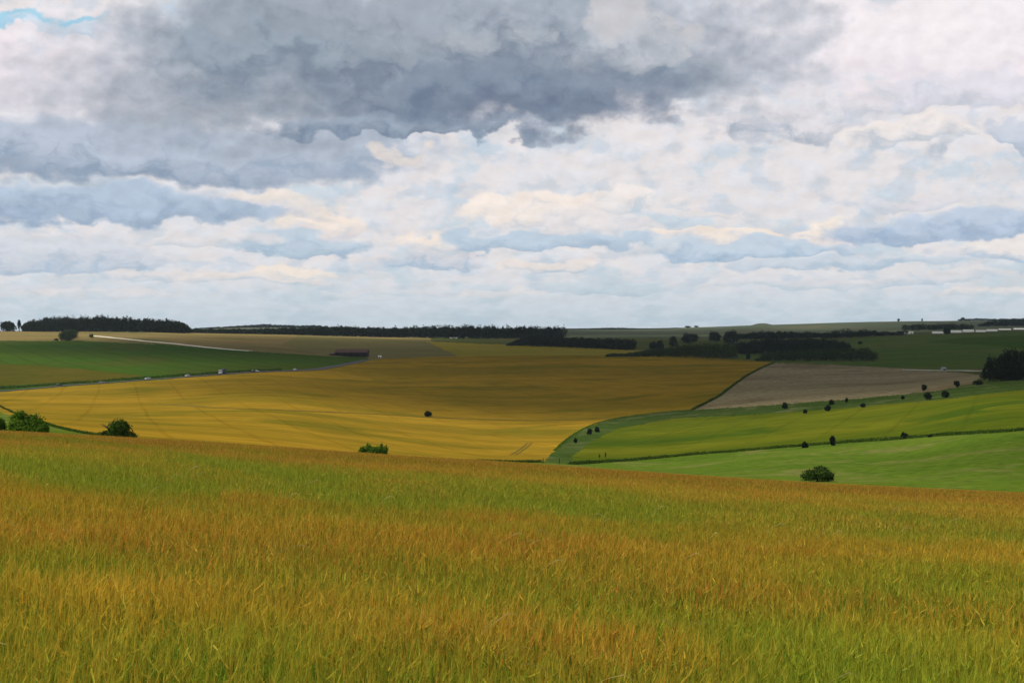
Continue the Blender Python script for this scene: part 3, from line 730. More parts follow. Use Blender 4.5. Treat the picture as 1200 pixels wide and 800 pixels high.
def shed(label, px, py, wpx, hpx, group, dmin=1800, roof='shed_roof', dmax=2700, wall='white_wall'):
    b = at(px, py, dmin, dmax); s = b.y / F
    L, h, D = wpx * s, max(2.6, hpx * s), 6.0
    root = tag(empty('shed', (b.x, b.y + 3, Hs(b.x, b.y + 3) - .2)), label, 'shed', group)
    bm = bmesh.new(); e = h * .7
    extrude_profile(bm, [(-D / 2, 0), (D / 2, 0), (D / 2, e), (0, h), (-D / 2, e)], -L / 2, L / 2)
    bm_obj('wall', bm, M[wall], root)
    bm = bmesh.new()
    extrude_profile(bm, [(-D / 2 - .3, e - .05), (0, h + .05), (D / 2 + .3, e - .05), (D / 2 + .3, e + .12), (0, h + .25), (-D / 2 - .3, e + .12)], -L / 2 - .3, L / 2 + .3)
    bm_obj('roof', bm, M[roof], root)
    bm = bmesh.new(); box(bm, -.9, .9, -D / 2 - .08, -D / 2 - .01, 0, min(2.2, e * .8), .02)
    bm_obj('door', bm, M['dark_gap'], root)
shed('small white shed among dark trees left of the tunnels', 1061.5, 391.8, 5, 2.4, 'white sheds by the tunnels', roof='white_sheet')
shed('small white shed nearest to the first white tunnel', 1068, 391.3, 5, 2.8, 'white sheds by the tunnels', roof='white_sheet')
shed('long white shed at the foot of the middle skyline wood', 531.5, 396.6, 9, 1.6, None, 2100, roof='white_sheet', dmax=2520)
shed('tiny pale shed at the corner right of the dark barn', 444.8, 419.2, 3, 2.6, None, 1300, roof='white_sheet', dmax=1800)
shed('tiny pale shed on the farm track behind the ploughed field', 1107, 434.2, 3.4, 1.8, None, 800, roof='shed_roof', dmax=1500, wall='shed_roof')

def tunnel(label, px, py, wpx, hpx, dmin=1900):
    b = at(px, py, dmin, 2800); s = b.y / F
    L, h = wpx * s, max(2.2, hpx * s); D = 8.5
    root = tag(empty('polythene_tunnel', (b.x, b.y + 4, Hs(b.x, b.y + 4) - .15), random.uniform(-.12, .12)), label, 'polytunnel', 'white polythene tunnels on the right hill')
    bm = bmesh.new()
    prof = [(math.cos(a) * D / 2, math.sin(a) * h) for a in np.linspace(0, math.pi, 11)]
    extrude_profile(bm, prof[::-1], -L / 2, L / 2)
    bm_obj('cover', bm, M['white_sheet'], root)
    for sx in (-1, 1):
        bm = bmesh.new(); x = sx * (L / 2 + .06); box(bm, min(x, x - sx * .05), max(x, x - sx * .05), -1.3, 1.3, 0, min(2.3, h * .8))
        bm_obj('door', bm, M['shed_roof'], root)
tunnel('short white tunnel, leftmost, just left of the round dark tree', 1100, 390.8, 13, 2.6)
tunnel('white tunnel starting at the right of the round dark tree', 1121, 389.8, 12, 2.8)
tunnel('white tunnel, second right of the round dark tree', 1135.5, 389.2, 12.5, 3.2)
tunnel('white tunnel, third right of the round dark tree', 1150, 389, 11, 2.4)
tunnel('white tunnel, fourth right of the round dark tree', 1163, 388.2, 12, 2.5)
tunnel('narrow white tunnel second from the right picture edge', 1178, 386.6, 14, 1.7, 2300)
tunnel('narrow white tunnel at the right picture edge', 1197, 386, 16, 1.6, 2300)

for k, (px, tp, bt, lab) in enumerate(((636.5, 536.5, 542.5, 'short weathered post at the foot of the gold field corner'), (655.5, 536.5, 543, 'taller dark post in the grassy valley bottom'))):
    b = at(px, bt, 250, 700); h = -(tp - EYE) / F * b.y - b.z
    bm = bmesh.new(); box(bm, -.12, .12, -.12, .12, -.4, h - .1, .02)
    a = [bm.verts.new((x, y, h - .09)) for x, y in ((-.13, -.13), (.13, -.13), (.13, .13), (-.13, .13))]; tpv = bm.verts.new((0, 0, h))
    for i in range(4): bm.faces.new((a[i], a[(i + 1) % 4], tpv))
    bm.faces.new(a[::-1])
    o = bm_obj('post', bm, M['post_wood']); o.location = b
    tag(o, lab, 'post', 'posts in the valley bottom')

# ------------------------------------------------------------------ vehicles on the road
M['glass'] = plain('vehicle_glass', (.012, .015, .02), 0.08, 0, 0.6)
M['rubber'] = plain('tyre_rubber', (.015, .015, .015), 0.9, 0, 0.2)
M['lamp'] = plain('lamp_glass', (.7, .7, .66), 0.15, 0, 0.5)
M['red_lamp'] = plain('tail_lamp', (.35, .01, .01), 0.2, 0, 0.5)
M['white_paint'] = plain('white_paint', (.78, .78, .78), 0.3, 0, 0.5)
M['silver_paint'] = plain('silver_paint', (.42, .45, .52), 0.3, 0.5, 0.5)
M['dark_paint'] = plain('dark_paint', (.03, .035, .045), 0.25, 0, 0.5)
M['blue_paint'] = plain('blue_paint', (.012, .02, .06), 0.3, 0, 0.5)

def road_at(px):
    p = at(px, np.interp(px, [q[0] for q in ROAD_PX], [q[1] for q in ROAD_PX]), 500, 1800)
    k = int(np.argmin(np.hypot(road_path[:, 0] - p.x, road_path[:, 1] - p.y)))
    a, b = road_path[max(k - 3, 0)], road_path[min(k + 3, len(road_path) - 1)]
    t = (b - a) / (np.linalg.norm(b - a) + 1e-9)
    return road_path[k], t

def place_vehicle(root, px, lane, rev):
    c, t = road_at(px)
    n = np.array([-t[1], t[0]])
    p = c + n * lane
    root.location = (p[0], p[1], Hs(c[0], c[1]) + 0.37)
    root.rotation_euler = (0, 0, math.atan2(t[1], t[0]) + (math.pi if rev else 0))

def wheels(root, xs, yh, rad_):
    for x in xs:
        for sy in (-1, 1):
            bm = bmesh.new()
            bmesh.ops.create_cone(bm, cap_ends=True, segments=18, radius1=rad_, radius2=rad_, depth=.22, matrix=Matrix.Translation((x, sy * yh, rad_)) @ Matrix.Rotation(R(90), 4, 'X'))
            bm_obj('wheel', bm, M['rubber'], root)

def car(label, paint, px, lane, rev, estate=False):
    root = tag(empty('car', (0, 0, 0)), label, 'car', 'vehicles on the left road')
    bm = bmesh.new(); W = .88
    tail = -1.75 if estate else -1.15
    low = [(-2.15, .32), (2.15, .32), (2.2, .62), (2.0, .80), (1.05, .95), (-2.1, .98), (-2.2, .7)]
    a = [bm.verts.new((x, -W, z)) for x, z in low]; b = [bm.verts.new((x, W, z)) for x, z in low]; n = len(low)
    bm.faces.new(a); bm.faces.new(b[::-1])
    for i in range(n): bm.faces.new((a[i], b[i], b[(i + 1) % n], a[(i + 1) % n]))
    # cabin roof and pillars
    top = [(.35, 1.44), (tail, 1.46)]; W2 = .66
    A = [bm.verts.new(p) for p in ((.35, -W2, 1.40), (.35, W2, 1.40), (tail, W2, 1.40), (tail, -W2, 1.40))]
    B = [bm.verts.new(p) for p in ((.3, -W2 + .05, 1.47), (.3, W2 - .05, 1.47), (tail + .05, W2 - .05, 1.47), (tail + .05, -W2 + .05, 1.47))]
    bm.faces.new(B); bm.faces.new(A[::-1])
    for i in range(4): bm.faces.new((A[i], A[(i + 1) % 4], B[(i + 1) % 4], B[i]))
    bm_obj('body', bm, paint, root)
    bm = bmesh.new(); rear = -2.0 if estate else -1.85
    A = [bm.verts.new(p) for p in ((1.0, -.80, .955), (1.0, .80, .955), (rear, .80, .985), (rear, -.80, .985))]
    B = [bm.verts.new(p) for p in ((.35, -W2 + .01, 1.395), (.35, W2 - .01, 1.395), (tail, W2 - .01, 1.395), (tail, -W2 + .01, 1.395))]
    bm.faces.new(A[::-1]); bm.faces.new(B)
    for i in range(4): bm.faces.new((A[i], A[(i + 1) % 4], B[(i + 1) % 4], B[i]))
    bm_obj('window', bm, M['glass'], root)
    wheels(root, (1.35, -1.35), .82, .32)
    for sy in (-1, 1):
        bm = bmesh.new(); box(bm, 2.12, 2.23, sy * .68 - .17, sy * .68 + .17, .58, .72, .02); bm_obj('headlight', bm, M['lamp'], root)
        bm = bmesh.new(); box(bm, -2.23, -2.12, sy * .7 - .14, sy * .7 + .14, .72, .88, .02); bm_obj('tail_light', bm, M['red_lamp'], root)
    place_vehicle(root, px, lane, rev)
car('dark car with glinting roof, leftmost on the road', M['dark_paint'], 70, 2, True)
car('silver-blue car on the road behind the leftmost dark car', M['silver_paint'], 119, -2, False, True)
car('white car on the road above the domed bush', M['white_paint'], 175, 2, True, True)
car('pale silver car on the road just left of the lorry', M['white_paint'], 222, 2, True)
car('dark estate car on the road just right of the lorry', M['dark_paint'], 297, -2, False, True)
car('white car close behind the dark estate car', M['white_paint'], 300.5, -2, False)
car('pale car on the road, farthest right and nearest the barn', M['silver_paint'], 348, 2, True)

def lorry(px):
    root = tag(empty('lorry', (0, 0, 0)), 'dark blue lorry with white cab front on the road', 'lorry', 'vehicles on the left road')
    bm = bmesh.new(); box(bm, -3.4, 1.5, -1.25, 1.25, .95, 4.0, .06); bm_obj('cargo_box', bm, M['blue_paint'], root)
    bm = bmesh.new()
    extrude_profile(bm, [(-1.2, .5), (1.2, .5), (1.2, 2.6), (1.0, 3.0), (-1.0, 3.0), (-1.2, 2.6)], 1.65, 3.5)
    cab = bm_obj('cab', bm, M['white_paint'], root)
    bm = bmesh.new(); box(bm, 3.45, 3.53, -1.05, 1.05, 1.6, 2.5, .02)
    for sy in (-1, 1): box(bm, 2.1, 3.2, sy * 1.2 - .03, sy * 1.2 + .03, 1.65, 2.4, .01)
    bm_obj('window', bm, M['glass'], cab)
    bm = bmesh.new(); box(bm, -3.4, 3.3, -.5, .5, .55, .93); bm_obj('chassis', bm, M['rubber'], root)
    wheels(root, (2.5, -2.2), 1.02, .48)
    for sy in (-1, 1):
        bm = bmesh.new(); box(bm, 3.48, 3.56, sy * .85 - .18, sy * .85 + .18, .7, .92, .02); bm_obj('headlight', bm, M['lamp'], root)
    place_vehicle(root, px, 2, True)
lorry(263)

# ------------------------------------------------------------------ the barley in front
def barley():
    r = np.random.default_rng(11)
    m, t, p = new_mat('barley')
    at_ = t.node('ShaderNodeAttribute', attribute_name='tint')
    t.put(p.inputs['Base Color'], at_.outputs['Color'])
    p.inputs['Roughness'].default_value = 0.7; p.inputs['Specular IOR Level'].default_value = 0.12
    tr_ = t.node('ShaderNodeBsdfTranslucent'); t.put(tr_.inputs[0], at_.outputs['Color'])
    mx = t.node('ShaderNodeMixShader'); mx.inputs[0].default_value = 0.35
    t.l.new(p.outputs[0], mx.inputs[1]); t.l.new(tr_.outputs[0], mx.inputs[2])
    t.l.new(mx.outputs[0], m.node_tree.nodes['Material Output'].inputs[0])
    VV, QQ, TT, CC = [], [], [], []
    nv = [0]
    def add(v, q, tri, c):
        if q is not None: QQ.append(q + nv[0])
        if tri is not None: TT.append(tri + nv[0])
        VV.append(v); CC.append(c); nv[0] += len(v)
    def strip(C, wv, col):
        """C (n,k,3) centre line, wv (n,k,3) half width, col (n,3)"""
        n, k, _ = C.shape
        v = np.stack([C - wv, C + wv], 2).reshape(n, k * 2, 3)
        q = np.array([[2 * i, 2 * i + 1, 2 * i + 3, 2 * i + 2] for i in range(k - 1)])
        Q_ = (np.arange(n)[:, None, None] * (2 * k) + q[None]).reshape(-1, 4)
        cc = np.repeat(col, 2 * k, axis=0) if col.ndim == 2 else np.repeat(col, 2, axis=1).reshape(-1, 3)
        add(v.reshape(-1, 3), Q_, None, cc)
    BANDS = ((1.0, 3.0, 26, 230, 1.0), (24, 66, 0, 62, 1.9), (62, FIELD_END - 1, 0, 13, 4.2))
    for (d0, d1, _a, dens, wid) in ((2.5, 12, 0, 400, 0.8), (12, 26, 0, 300, 0.95), (26, 60, 0, 110, 1.5), (60, FIELD_END - 1.5, 0, 30, 2.9)):
        um = 0.6 if d0 < 30 else 0.52
        area = um * (d1 ** 2 - d0 ** 2) * (1 + 16 / (d0 + d1))
        n = int(area * dens)
        d = np.sqrt(r.uniform(d0 ** 2, d1 ** 2, n)); u = r.uniform(-um, um, n)
        x = u * (d + 8); y = d; z = H(x, y)
        # how green the crop still is here
        lu, ldd = u, np.log(d)
        wav = (fbm(x / 9 + 5, y / 4 + 2, 3) - .5)
        g = (0.16 + .9 * np.clip(fbm(x / 7 + 31, y / 5 + 8, 3) * 2 - .6, 0, 1)) * np.exp(-((ldd - np.log(31) - wav * .5 + lu * .25) / .17) ** 2)
        g += 0.15 * np.exp(-((ldd - np.log(55) - wav * .4) / .18) ** 2) * (lu < .05)
        g -= .38 * np.clip((d - 44) / 22, 0, 1)
        for (ua, da, ub, db, wd) in ((-.40, 46, -.19, 25, .12), (-.30, 78, -.13, 36, .10)):
            tt = np.clip((lu - ua) / (ub - ua), 0, 1)
            lc = np.log(da) * (1 - tt) + np.log(db) * tt
            g += 0.8 * np.exp(-((ldd - lc) / wd) ** 2) * ((lu > ua - .05) & (lu < ub + .03))
        g += 1.9 * (fbm(x / 2.6, y / 2.6, 4) - .5) + .9 * (fbm(x / 12 + 9, y / 7 + 4, 3) - .5)
        g += np.where(d < 13, (13 - d) / 13 * .6, 0)
        g -= 0.14 * np.exp(-((ldd - np.log(20)) / .2) ** 2)
        g = np.clip(g + r.normal(.36, .24, n), 0, 1)
        red = np.clip(fbm(x / 3 + 50, y / 2 + 70, 3) * 1.8 - .68 + r.normal(0, .30, n) + .45 * np.clip((d - 40) / 30, 0, 1), 0, 1)
        ripe = np.array([.60, .425, .045]); rust = np.array([.58, .29, .045]); green = np.array([.30, .38, .030]); leafc = np.array([.17, .33, .018])
        straw = np.array([.62, .48, .16])
        ear_c = ripe * (1 - red[:, None]) + rust * red[:, None]
        ear_c = ear_c * (1 - g[:, None] * .85) + green * g[:, None] * .85
        ear_c *= r.uniform(.7, 1.2, (n, 1)) * (1 + .18 * np.clip((24 - d) / 14, 0, 1) - .16 * np.clip((d - 45) / 30, 0, 1))[:, None]   # lighter close by, darker on the far brow
        stem_c = (green * .8 + ripe * .2) * (1 - .4 * r.random((n, 1))); leaf_c = (leafc * (.4 + .6 * g[:, None]) + (ripe * .55) * .6 * (1 - g[:, None])) * r.uniform(.6, 1.3, (n, 1))
        hh = CROP_H * r.uniform(.74, 1.10, n) * (1 + .22 * (fbm(x / 1.3 + 3, y / 1.3, 3) - .5)) - .04 * g
        gpos = np.stack([x, y, z], -1)
        # wind leans the stalks, each a little its own way
        la = r.normal(-.2, 1.7, n); lm = np.abs(r.normal(0, .09, n)) * hh
        lean = np.stack([np.cos(la) * lm, np.sin(la) * lm, 0 * lm], -1)
        ya = r.uniform(0, math.pi, n); side = np.stack([np.cos(ya), np.sin(ya) * .6, 0 * ya], -1)
        up = np.array([0, 0, 1.0])
        def curve(t_): return gpos + lean * (t_ ** 2) + up * (hh * t_)[:, None]
        ts = (.0, .6, 1.0) if d0 < 26 else (.35, 1.0)
        strip(np.stack([curve(t_) for t_ in ts], 1), np.stack([side * (.0022 * wid * s) for s in (1.2, 1, .7)[:len(ts)]], 1), stem_c)
        # ear, bent over a little
        tip = curve(1.0)
        ed = lean / (np.linalg.norm(lean, axis=1)[:, None] + 1e-9); bend = (r.uniform(0, 1, n) ** 2 * .8 + .05)[:, None]
        edir = up * (1.05 - bend * .85) + ed * bend; edir /= np.linalg.norm(edir, axis=1)[:, None]
        el = r.uniform(.06, .10, n)[:, None]
        perp = np.cross(edir, side); perp /= np.linalg.norm(perp, axis=1)[:, None] + 1e-9
        ews = (.004, .0072, .003)
        for wdir in ((side, perp) if d0 < 26 else (side,)):
            strip(np.stack([tip, tip + edir * el * .45, tip + edir * el], 1), np.stack([wdir * (e * wid) for e in ews], 1), ear_c)
        # awns: a soft brush beyond the ear
        na = 5 if d0 < 12 else 4 if d0 < 26 else 3
        for k in range(na):
            st = tip + edir * el * (.25 + .65 * k / na)
            ad = edir + r.normal(0, .13, (n, 3)) + up * .25; ad /= np.linalg.norm(ad, axis=1)[:, None]
            al = r.uniform(.09, .16, n)[:, None]
            w_ = np.cross(ad, r.normal(0, 1, (n, 3))); w_ /= np.linalg.norm(w_, axis=1)[:, None] + 1e-9
            w_ = w_ * (.0011 * wid if d0 < 26 else .0016 * wid)
            v = np.stack([st - w_, st + w_, st + ad * al], 1).reshape(-1, 3)
            cc = ear_c * np.array([1.15, 1.1, 1.05]) * .95
            add(v, None, np.arange(n * 3).reshape(n, 3), np.repeat(np.clip(cc, 0, .8), 3, axis=0))
        # leaves
        nl = 2 if d0 < 26 else 1
        for k in range(nl):
            sel = r.random(n) < (.55 + .45 * g)
            ns = int(sel.sum())
            t0 = r.uniform(.35, .8, ns)
            b0 = gpos[sel] + lean[sel] * (t0 ** 2)[:, None] + up * (hh[sel] * t0)[:, None]
            a = r.uniform(0, 6.283, ns); o_ = np.stack([np.cos(a), np.sin(a), 0 * a], -1)
            ll = r.uniform(.14, .30, ns)[:, None]
            rise = r.uniform(.8, 1.6, ns)[:, None]
            p1 = b0 + o_ * ll * .18 + up * ll * .55 * rise
            p2 = b0 + o_ * ll * .45 + up * ll * (.55 * rise + r.uniform(-.35, .35, (ns, 1)))
            sd = np.stack([-np.sin(a), np.cos(a), 0 * a + .3], -1)
            strip(np.stack([b0, p1, p2], 1), np.stack([sd * (.0030 * wid), sd * (.0042 * wid), sd * (.0006 * wid)], 1), leaf_c[sel])
    # a few taller bleached wild grass stems above the crop
    n = 120
    d = np.sqrt(r.uniform(6.5 ** 2, 34 ** 2, n)); u = r.uniform(-.45, .45, n)
    x = u * d; y = d; z = H(x, y); a = r.normal(0, .5, n) + np.where(r.random(n) < .8, 0, math.pi)
    L = r.uniform(.3, .6, n); dirv = np.stack([np.cos(a) * .8, np.sin(a) * .5, r.uniform(.3, .9, n)], -1)
    b0 = np.stack([x, y, z + CROP_H * r.uniform(.7, .98, n)], -1)
    dv = dirv * L[:, None]; sag = np.stack([0 * L, 0 * L, -L * .25], -1)
    w_ = np.stack([-np.sin(a) * .3, np.cos(a) * .3, .8 + 0 * a], -1) * (.0028 * (d / 14 + .5))[:, None]
    strip(np.stack([b0, b0 + dv * .5, b0 + dv * .8 + sag * .3, b0 + dv + sag], 1), np.stack([w_ * .5, w_ * .7, w_ * 1.3, w_ * .4], 1), np.tile(np.array([.55, .44, .15]), (n, 1)) * r.uniform(.6, 1.1, (n, 1)))
    V = np.vstack(VV); C = np.vstack(CC)
    o = np_obj('barley', np_mesh('barley', V, np.vstack(QQ), np.vstack(TT), m, color=C))
    tag(o, 'ripening orange and green barley filling the near field', 'crop', kind='stuff')
    print('barley verts', len(V))
barley()

# ------------------------------------------------------------------ light
SUN_AZ, SUN_EL = R(-88), R(52)          # azimuth from +Y towards +X: sun to the left and a little ahead
sd_ = Vector((math.sin(SUN_AZ) * math.cos(SUN_EL), math.cos(SUN_AZ) * math.cos(SUN_EL), math.sin(SUN_EL)))
L = bpy.data.lights.new('sun', 'SUN'); L.energy = 4.3; L.angle = R(0.53); L.color = (1.0, .93, .82)
so = bpy.data.objects.new('sun', L); COL.objects.link(so); so.rotation_euler = (-sd_).to_track_quat('-Z', 'Y').to_euler(); so.location = (0, 0, 60)

# unseen clouds added above the frame, placed and shaped to shade the fields
def add_shade_cloud(cx_, cy_, rx, ry, thick, dens, seed, base=1500.0, lumps=0.25):
    """shade wanted around ground point (cx_, cy_): the cloud stands towards the sun from there"""
    k = (base + 35) / sd_.z
    X0, Y0 = cx_ + sd_.x * k, cy_ + sd_.y * k
    bm = bmesh.new(); bmesh.ops.create_icosphere(bm, subdivisions=5, radius=1)
    me = bpy.data.meshes.new('shade_cloud'); bm.to_mesh(me); bm.free()
    v = np.empty(len(me.vertices) * 3, np.float32); me.vertices.foreach_get('co', v); v = v.reshape(-1, 3).astype(float)
    a = np.arctan2(v[:, 1], v[:, 0])
    lob = 1 + lumps * (fbm(np.cos(a) * 2.2 + seed * 3 + 20, np.sin(a) * 2.2 + seed + 20, 4) - .5) * 2
    puff = fbm(v[:, 0] * 3 + 10 + seed, v[:, 1] * 3 + 10, 4)
    v[:, 0] *= rx * lob; v[:, 1] *= ry * lob
    v[:, 2] = np.where(v[:, 2] > 0, 1.0, -.16) * np.abs(v[:, 2]) ** 2.2 * thick * (.55 + .9 * puff)
    me.vertices.foreach_set('co', v.astype(np.float32).ravel()); me.update()
    me.polygons.foreach_set('use_smooth', [True] * len(me.polygons))
    mt = bpy.data.materials.new('shade_cloud_vapour'); mt.use_nodes = True
    t = NT(mt.node_tree); t.n.remove(t.n['Principled BSDF'])
    pv = t.node('ShaderNodeVolumePrincipled'); pv.inputs['Color'].default_value = (.95, .95, .97, 1)
    pv.inputs['Density'].default_value = dens; pv.inputs['Anisotropy'].default_value = 0.3
    t.l.new(pv.outputs[0], t.n['Material Output'].inputs['Volume'])
    me.materials.append(mt)
    o = link(bpy.data.objects.new('shade_cloud', me)); o.location = (X0, Y0, base)
    return tag(o, kind='structure')
add_shade_cloud(720, 1640, 1300, 1270, 420, .0135, 1)
add_shade_cloud(-300, 3700, 1200, 1000, 300, .006, 4)
add_shade_cloud(2300, 3300, 1600, 1600, 400, .006, 2)
add_shade_cloud(150, 285, 75, 65, 110, .006, 3)

# ------------------------------------------------------------------ haze
def haze():
    bm = bmesh.new(); box(bm, -9800, 9800, -9800, 9800, -62, 60)
    mt = bpy.data.materials.new('haze_air'); mt.use_nodes = True
    t = NT(mt.node_tree); t.n.remove(t.n['Principled BSDF'])
    pv = t.node('ShaderNodeVolumePrincipled'); pv.inputs['Color'].default_value = (.66, .83, 1.0, 1)
    pv.inputs['Density'].default_value = 2.4e-5; pv.inputs['Anisotropy'].default_value = 0.0
    t.l.new(pv.outputs[0], t.n['Material Output'].inputs['Volume'])
    o = bm_obj('haze', bm, mt); tag(o, 'thin pale summer haze over the whole valley', 'haze', kind='stuff')
haze()

# ------------------------------------------------------------------ sky
w = bpy.data.worlds.new('World'); scene.world = w; w.use_nodes = True
t = NT(w.node_tree)
bg = t.n['Background']; bg.inputs['Strength'].default_value = 0.1
sky = t.node('ShaderNodeTexSky', sky_type='NISHITA'); sky.sun_disc = False
sky.sun_elevation = SUN_EL; sky.sun_rotation = SUN_AZ; sky.air_density = 1.0; sky.dust_density = 0.6
tc = t.node('ShaderNodeTexCoord'); sp = t.node('ShaderNodeSeparateXYZ'); t.l.new(tc.outputs['Generated'], sp.inputs[0])
dx, dy, dz = sp.outputs
az = t.m('ARCTAN2', dx, dy)
hor = t.m('SQRT', t.m('ADD', t.m('MULTIPLY', dx, dx), t.m('MULTIPLY', dy, dy)))
el = t.m('DIVIDE', dz, t.m('MAXIMUM', hor, 0.12))
U = t.m('MULTIPLY', az, F); V = t.m('MAXIMUM', t.m('MULTIPLY', el, F), 0.0)
def sky_uv(px, py):
    a = math.atan((px - CX) / F); return a * F, (EYE - py) * math.cos(a)
K = 10.7      # the Background runs at 0.1
def sc(*c): return tuple(v * K for v in srgb(*c))
# cloud-sheet coordinates: features shrink towards the horizon
qx = t.m('MULTIPLY', U, 0.0078)
qy = t.m('ADD', t.m('MULTIPLY', t.m('LOGARITHM', t.m('ADD', V, 90.0), math.e), 1.7), t.m('MULTIPLY', V, .006))
Qv = t.xyz(qx, qy, 0.0)
nA = t.noise(Qv, 0.9, 5, 0.52, 0.1)              # broad warp
sA = t.node('ShaderNodeSeparateColor'); t.l.new(nA[1], sA.inputs[0])
nB = t.noise(t.scaled(Qv, (1, 1, 1)), 3.1, 4, 0.46, 0.0)   # puffs
sB = t.node('ShaderNodeSeparateColor'); t.l.new(nB[1], sB.inputs[0])
size = t.m('ADD', t.m('MULTIPLY', V, 0.0026), 0.16)         # warp grows with height
wu = t.m('MULTIPLY', t.m('ADD', t.m('MULTIPLY', t.m('SUBTRACT', sA.outputs[0], .5), 200.0), t.m('MULTIPLY', t.m('SUBTRACT', sB.outputs[0], .5), 110.0)), size)
wv = t.m('MULTIPLY', t.m('ADD', t.m('MULTIPLY', t.m('SUBTRACT', sA.outputs[1], .5), 80.0), t.m('MULTIPLY', t.m('SUBTRACT', sB.outputs[1], .5), 60.0)), size)
Uw = t.m('ADD', U, wu); Vw = t.m('ADD', V, wv)
vor = t.node('ShaderNodeTexVoronoi', feature='F1', normalize=True, voronoi_dimensions='2D')
wq = t.node('ShaderNodeVectorMath', operation='MULTIPLY_ADD'); t.l.new(nB[1], wq.inputs[0]); wq.inputs[1].default_value = (.35, .35, 0); t.l.new(Qv, wq.inputs[2])
t.l.new(wq.outputs[0], vor.inputs['Vector']); vor.inputs['Scale'].default_value = 3.4; vor.inputs['Detail'].default_value = 3; vor.inputs['Roughness'].default_value = .55; vor.inputs['Lacunarity'].default_value = 2.3
billow = t.m('SUBTRACT', .98, t.m('MULTIPLY', vor.outputs['Distance'], 1.05))   # cauliflower heads
puff = t.m('ADD', t.m('MULTIPLY', sB.outputs[2], .6), t.m('MULTIPLY', t.m('SUBTRACT', 1.0, billow), .4))
headl = t.ss(billow, .35, .8)
broad = sA.outputs[2]
# veil of high cloud, from the pale blue horizon band upwards
base = t.mix(t.ss(V, 0, 90), sc(197, 208, 217), sc(216, 217, 222))
base = t.mix(t.ss(V, 90, 330), base, sc(226, 222, 226))
blue = t.mix(0.8, sky.outputs[0], sc(172, 198, 216))
gapm = t.m('MULTIPLY', t.ss(t.noise(Qv, 1.3, 5, 0.6)[0], 0.48, 0.64), 0.48)
col = t.mix(gapm, base, blue)
hl = t.m('MULTIPLY', t.ss(puff, 0.50, 0.40), t.ss(V, 20, 90))
col = t.mix(t.m('MULTIPLY', hl, 0.5), col, sc(229, 220, 217))
lw = t.m('MULTIPLY', t.ss(sB.outputs[1], 0.52, 0.68), t.ss(V, 10, 60))
col = t.mix(t.m('MULTIPLY', lw, 0.4), col, sc(172, 192, 210))

brk = t.m('MULTIPLY', t.m('SUBTRACT', broad, .49), 2.4)      # breaks long banks into separate heaps
shadev = t.m('ADD', t.m('MULTIPLY', t.m('SUBTRACT', broad, .5), -1.3), t.m('MULTIPLY', t.m('SUBTRACT', headl, .5), .8))
def blob(col, px, py, rx, ry, low, top, op=0.9, soft=0.35, flat=1.7, rag=1.0, t0=-.55, t1=.8):
    cu, cv = sky_uv(px, py)
    lm_ = sum(low) / 3 + 3; low = tuple(v * .72 + lm_ * .28 for v in low) if low[0] > 130 and low[0] < 200 and low[2] < 218 else low
    a = t.m('DIVIDE', t.m('SUBTRACT', Uw, cu), rx)
    b = t.m('DIVIDE', t.m('SUBTRACT', Vw, cv), ry)
    b2 = t.m('MAXIMUM', b, t.m('MULTIPLY', b, -flat))
    d2 = t.m('ADD', t.m('MULTIPLY', a, a), t.m('MULTIPLY', b2, b2))
    d2 = t.m('ADD', d2, t.m('MULTIPLY', t.m('SUBTRACT', puff, .48), 2.6 * rag))
    d2 = t.m('ADD', d2, t.m('MULTIPLY', brk, rag))
    mk = t.ss(d2, 1 + soft, 1 - soft, 0.0, op)
    sh = t.ss(t.m('ADD', b, shadev), t0, t1)
    return t.mix(mk, col, t.mix(sh, sc(*low), sc(*top)))
W1 = (240, 228, 224); CREAM = (240, 225, 211)
# bright regions first
col = blob(col, 1080, 60, 220, 85, (230, 222, 228), (240, 233, 236), .9, .7)
col = blob(col, 70, 90, 200, 60, (214, 210, 219), (236, 227, 232), .85, .7)
col = blob(col, 15, 27, 75, 12, (146, 200, 226), (156, 206, 228), .9, .6, 1.0)
col = blob(col, 120, 40, 90, 10, (226, 220, 228), (238, 230, 234), .6, .6)
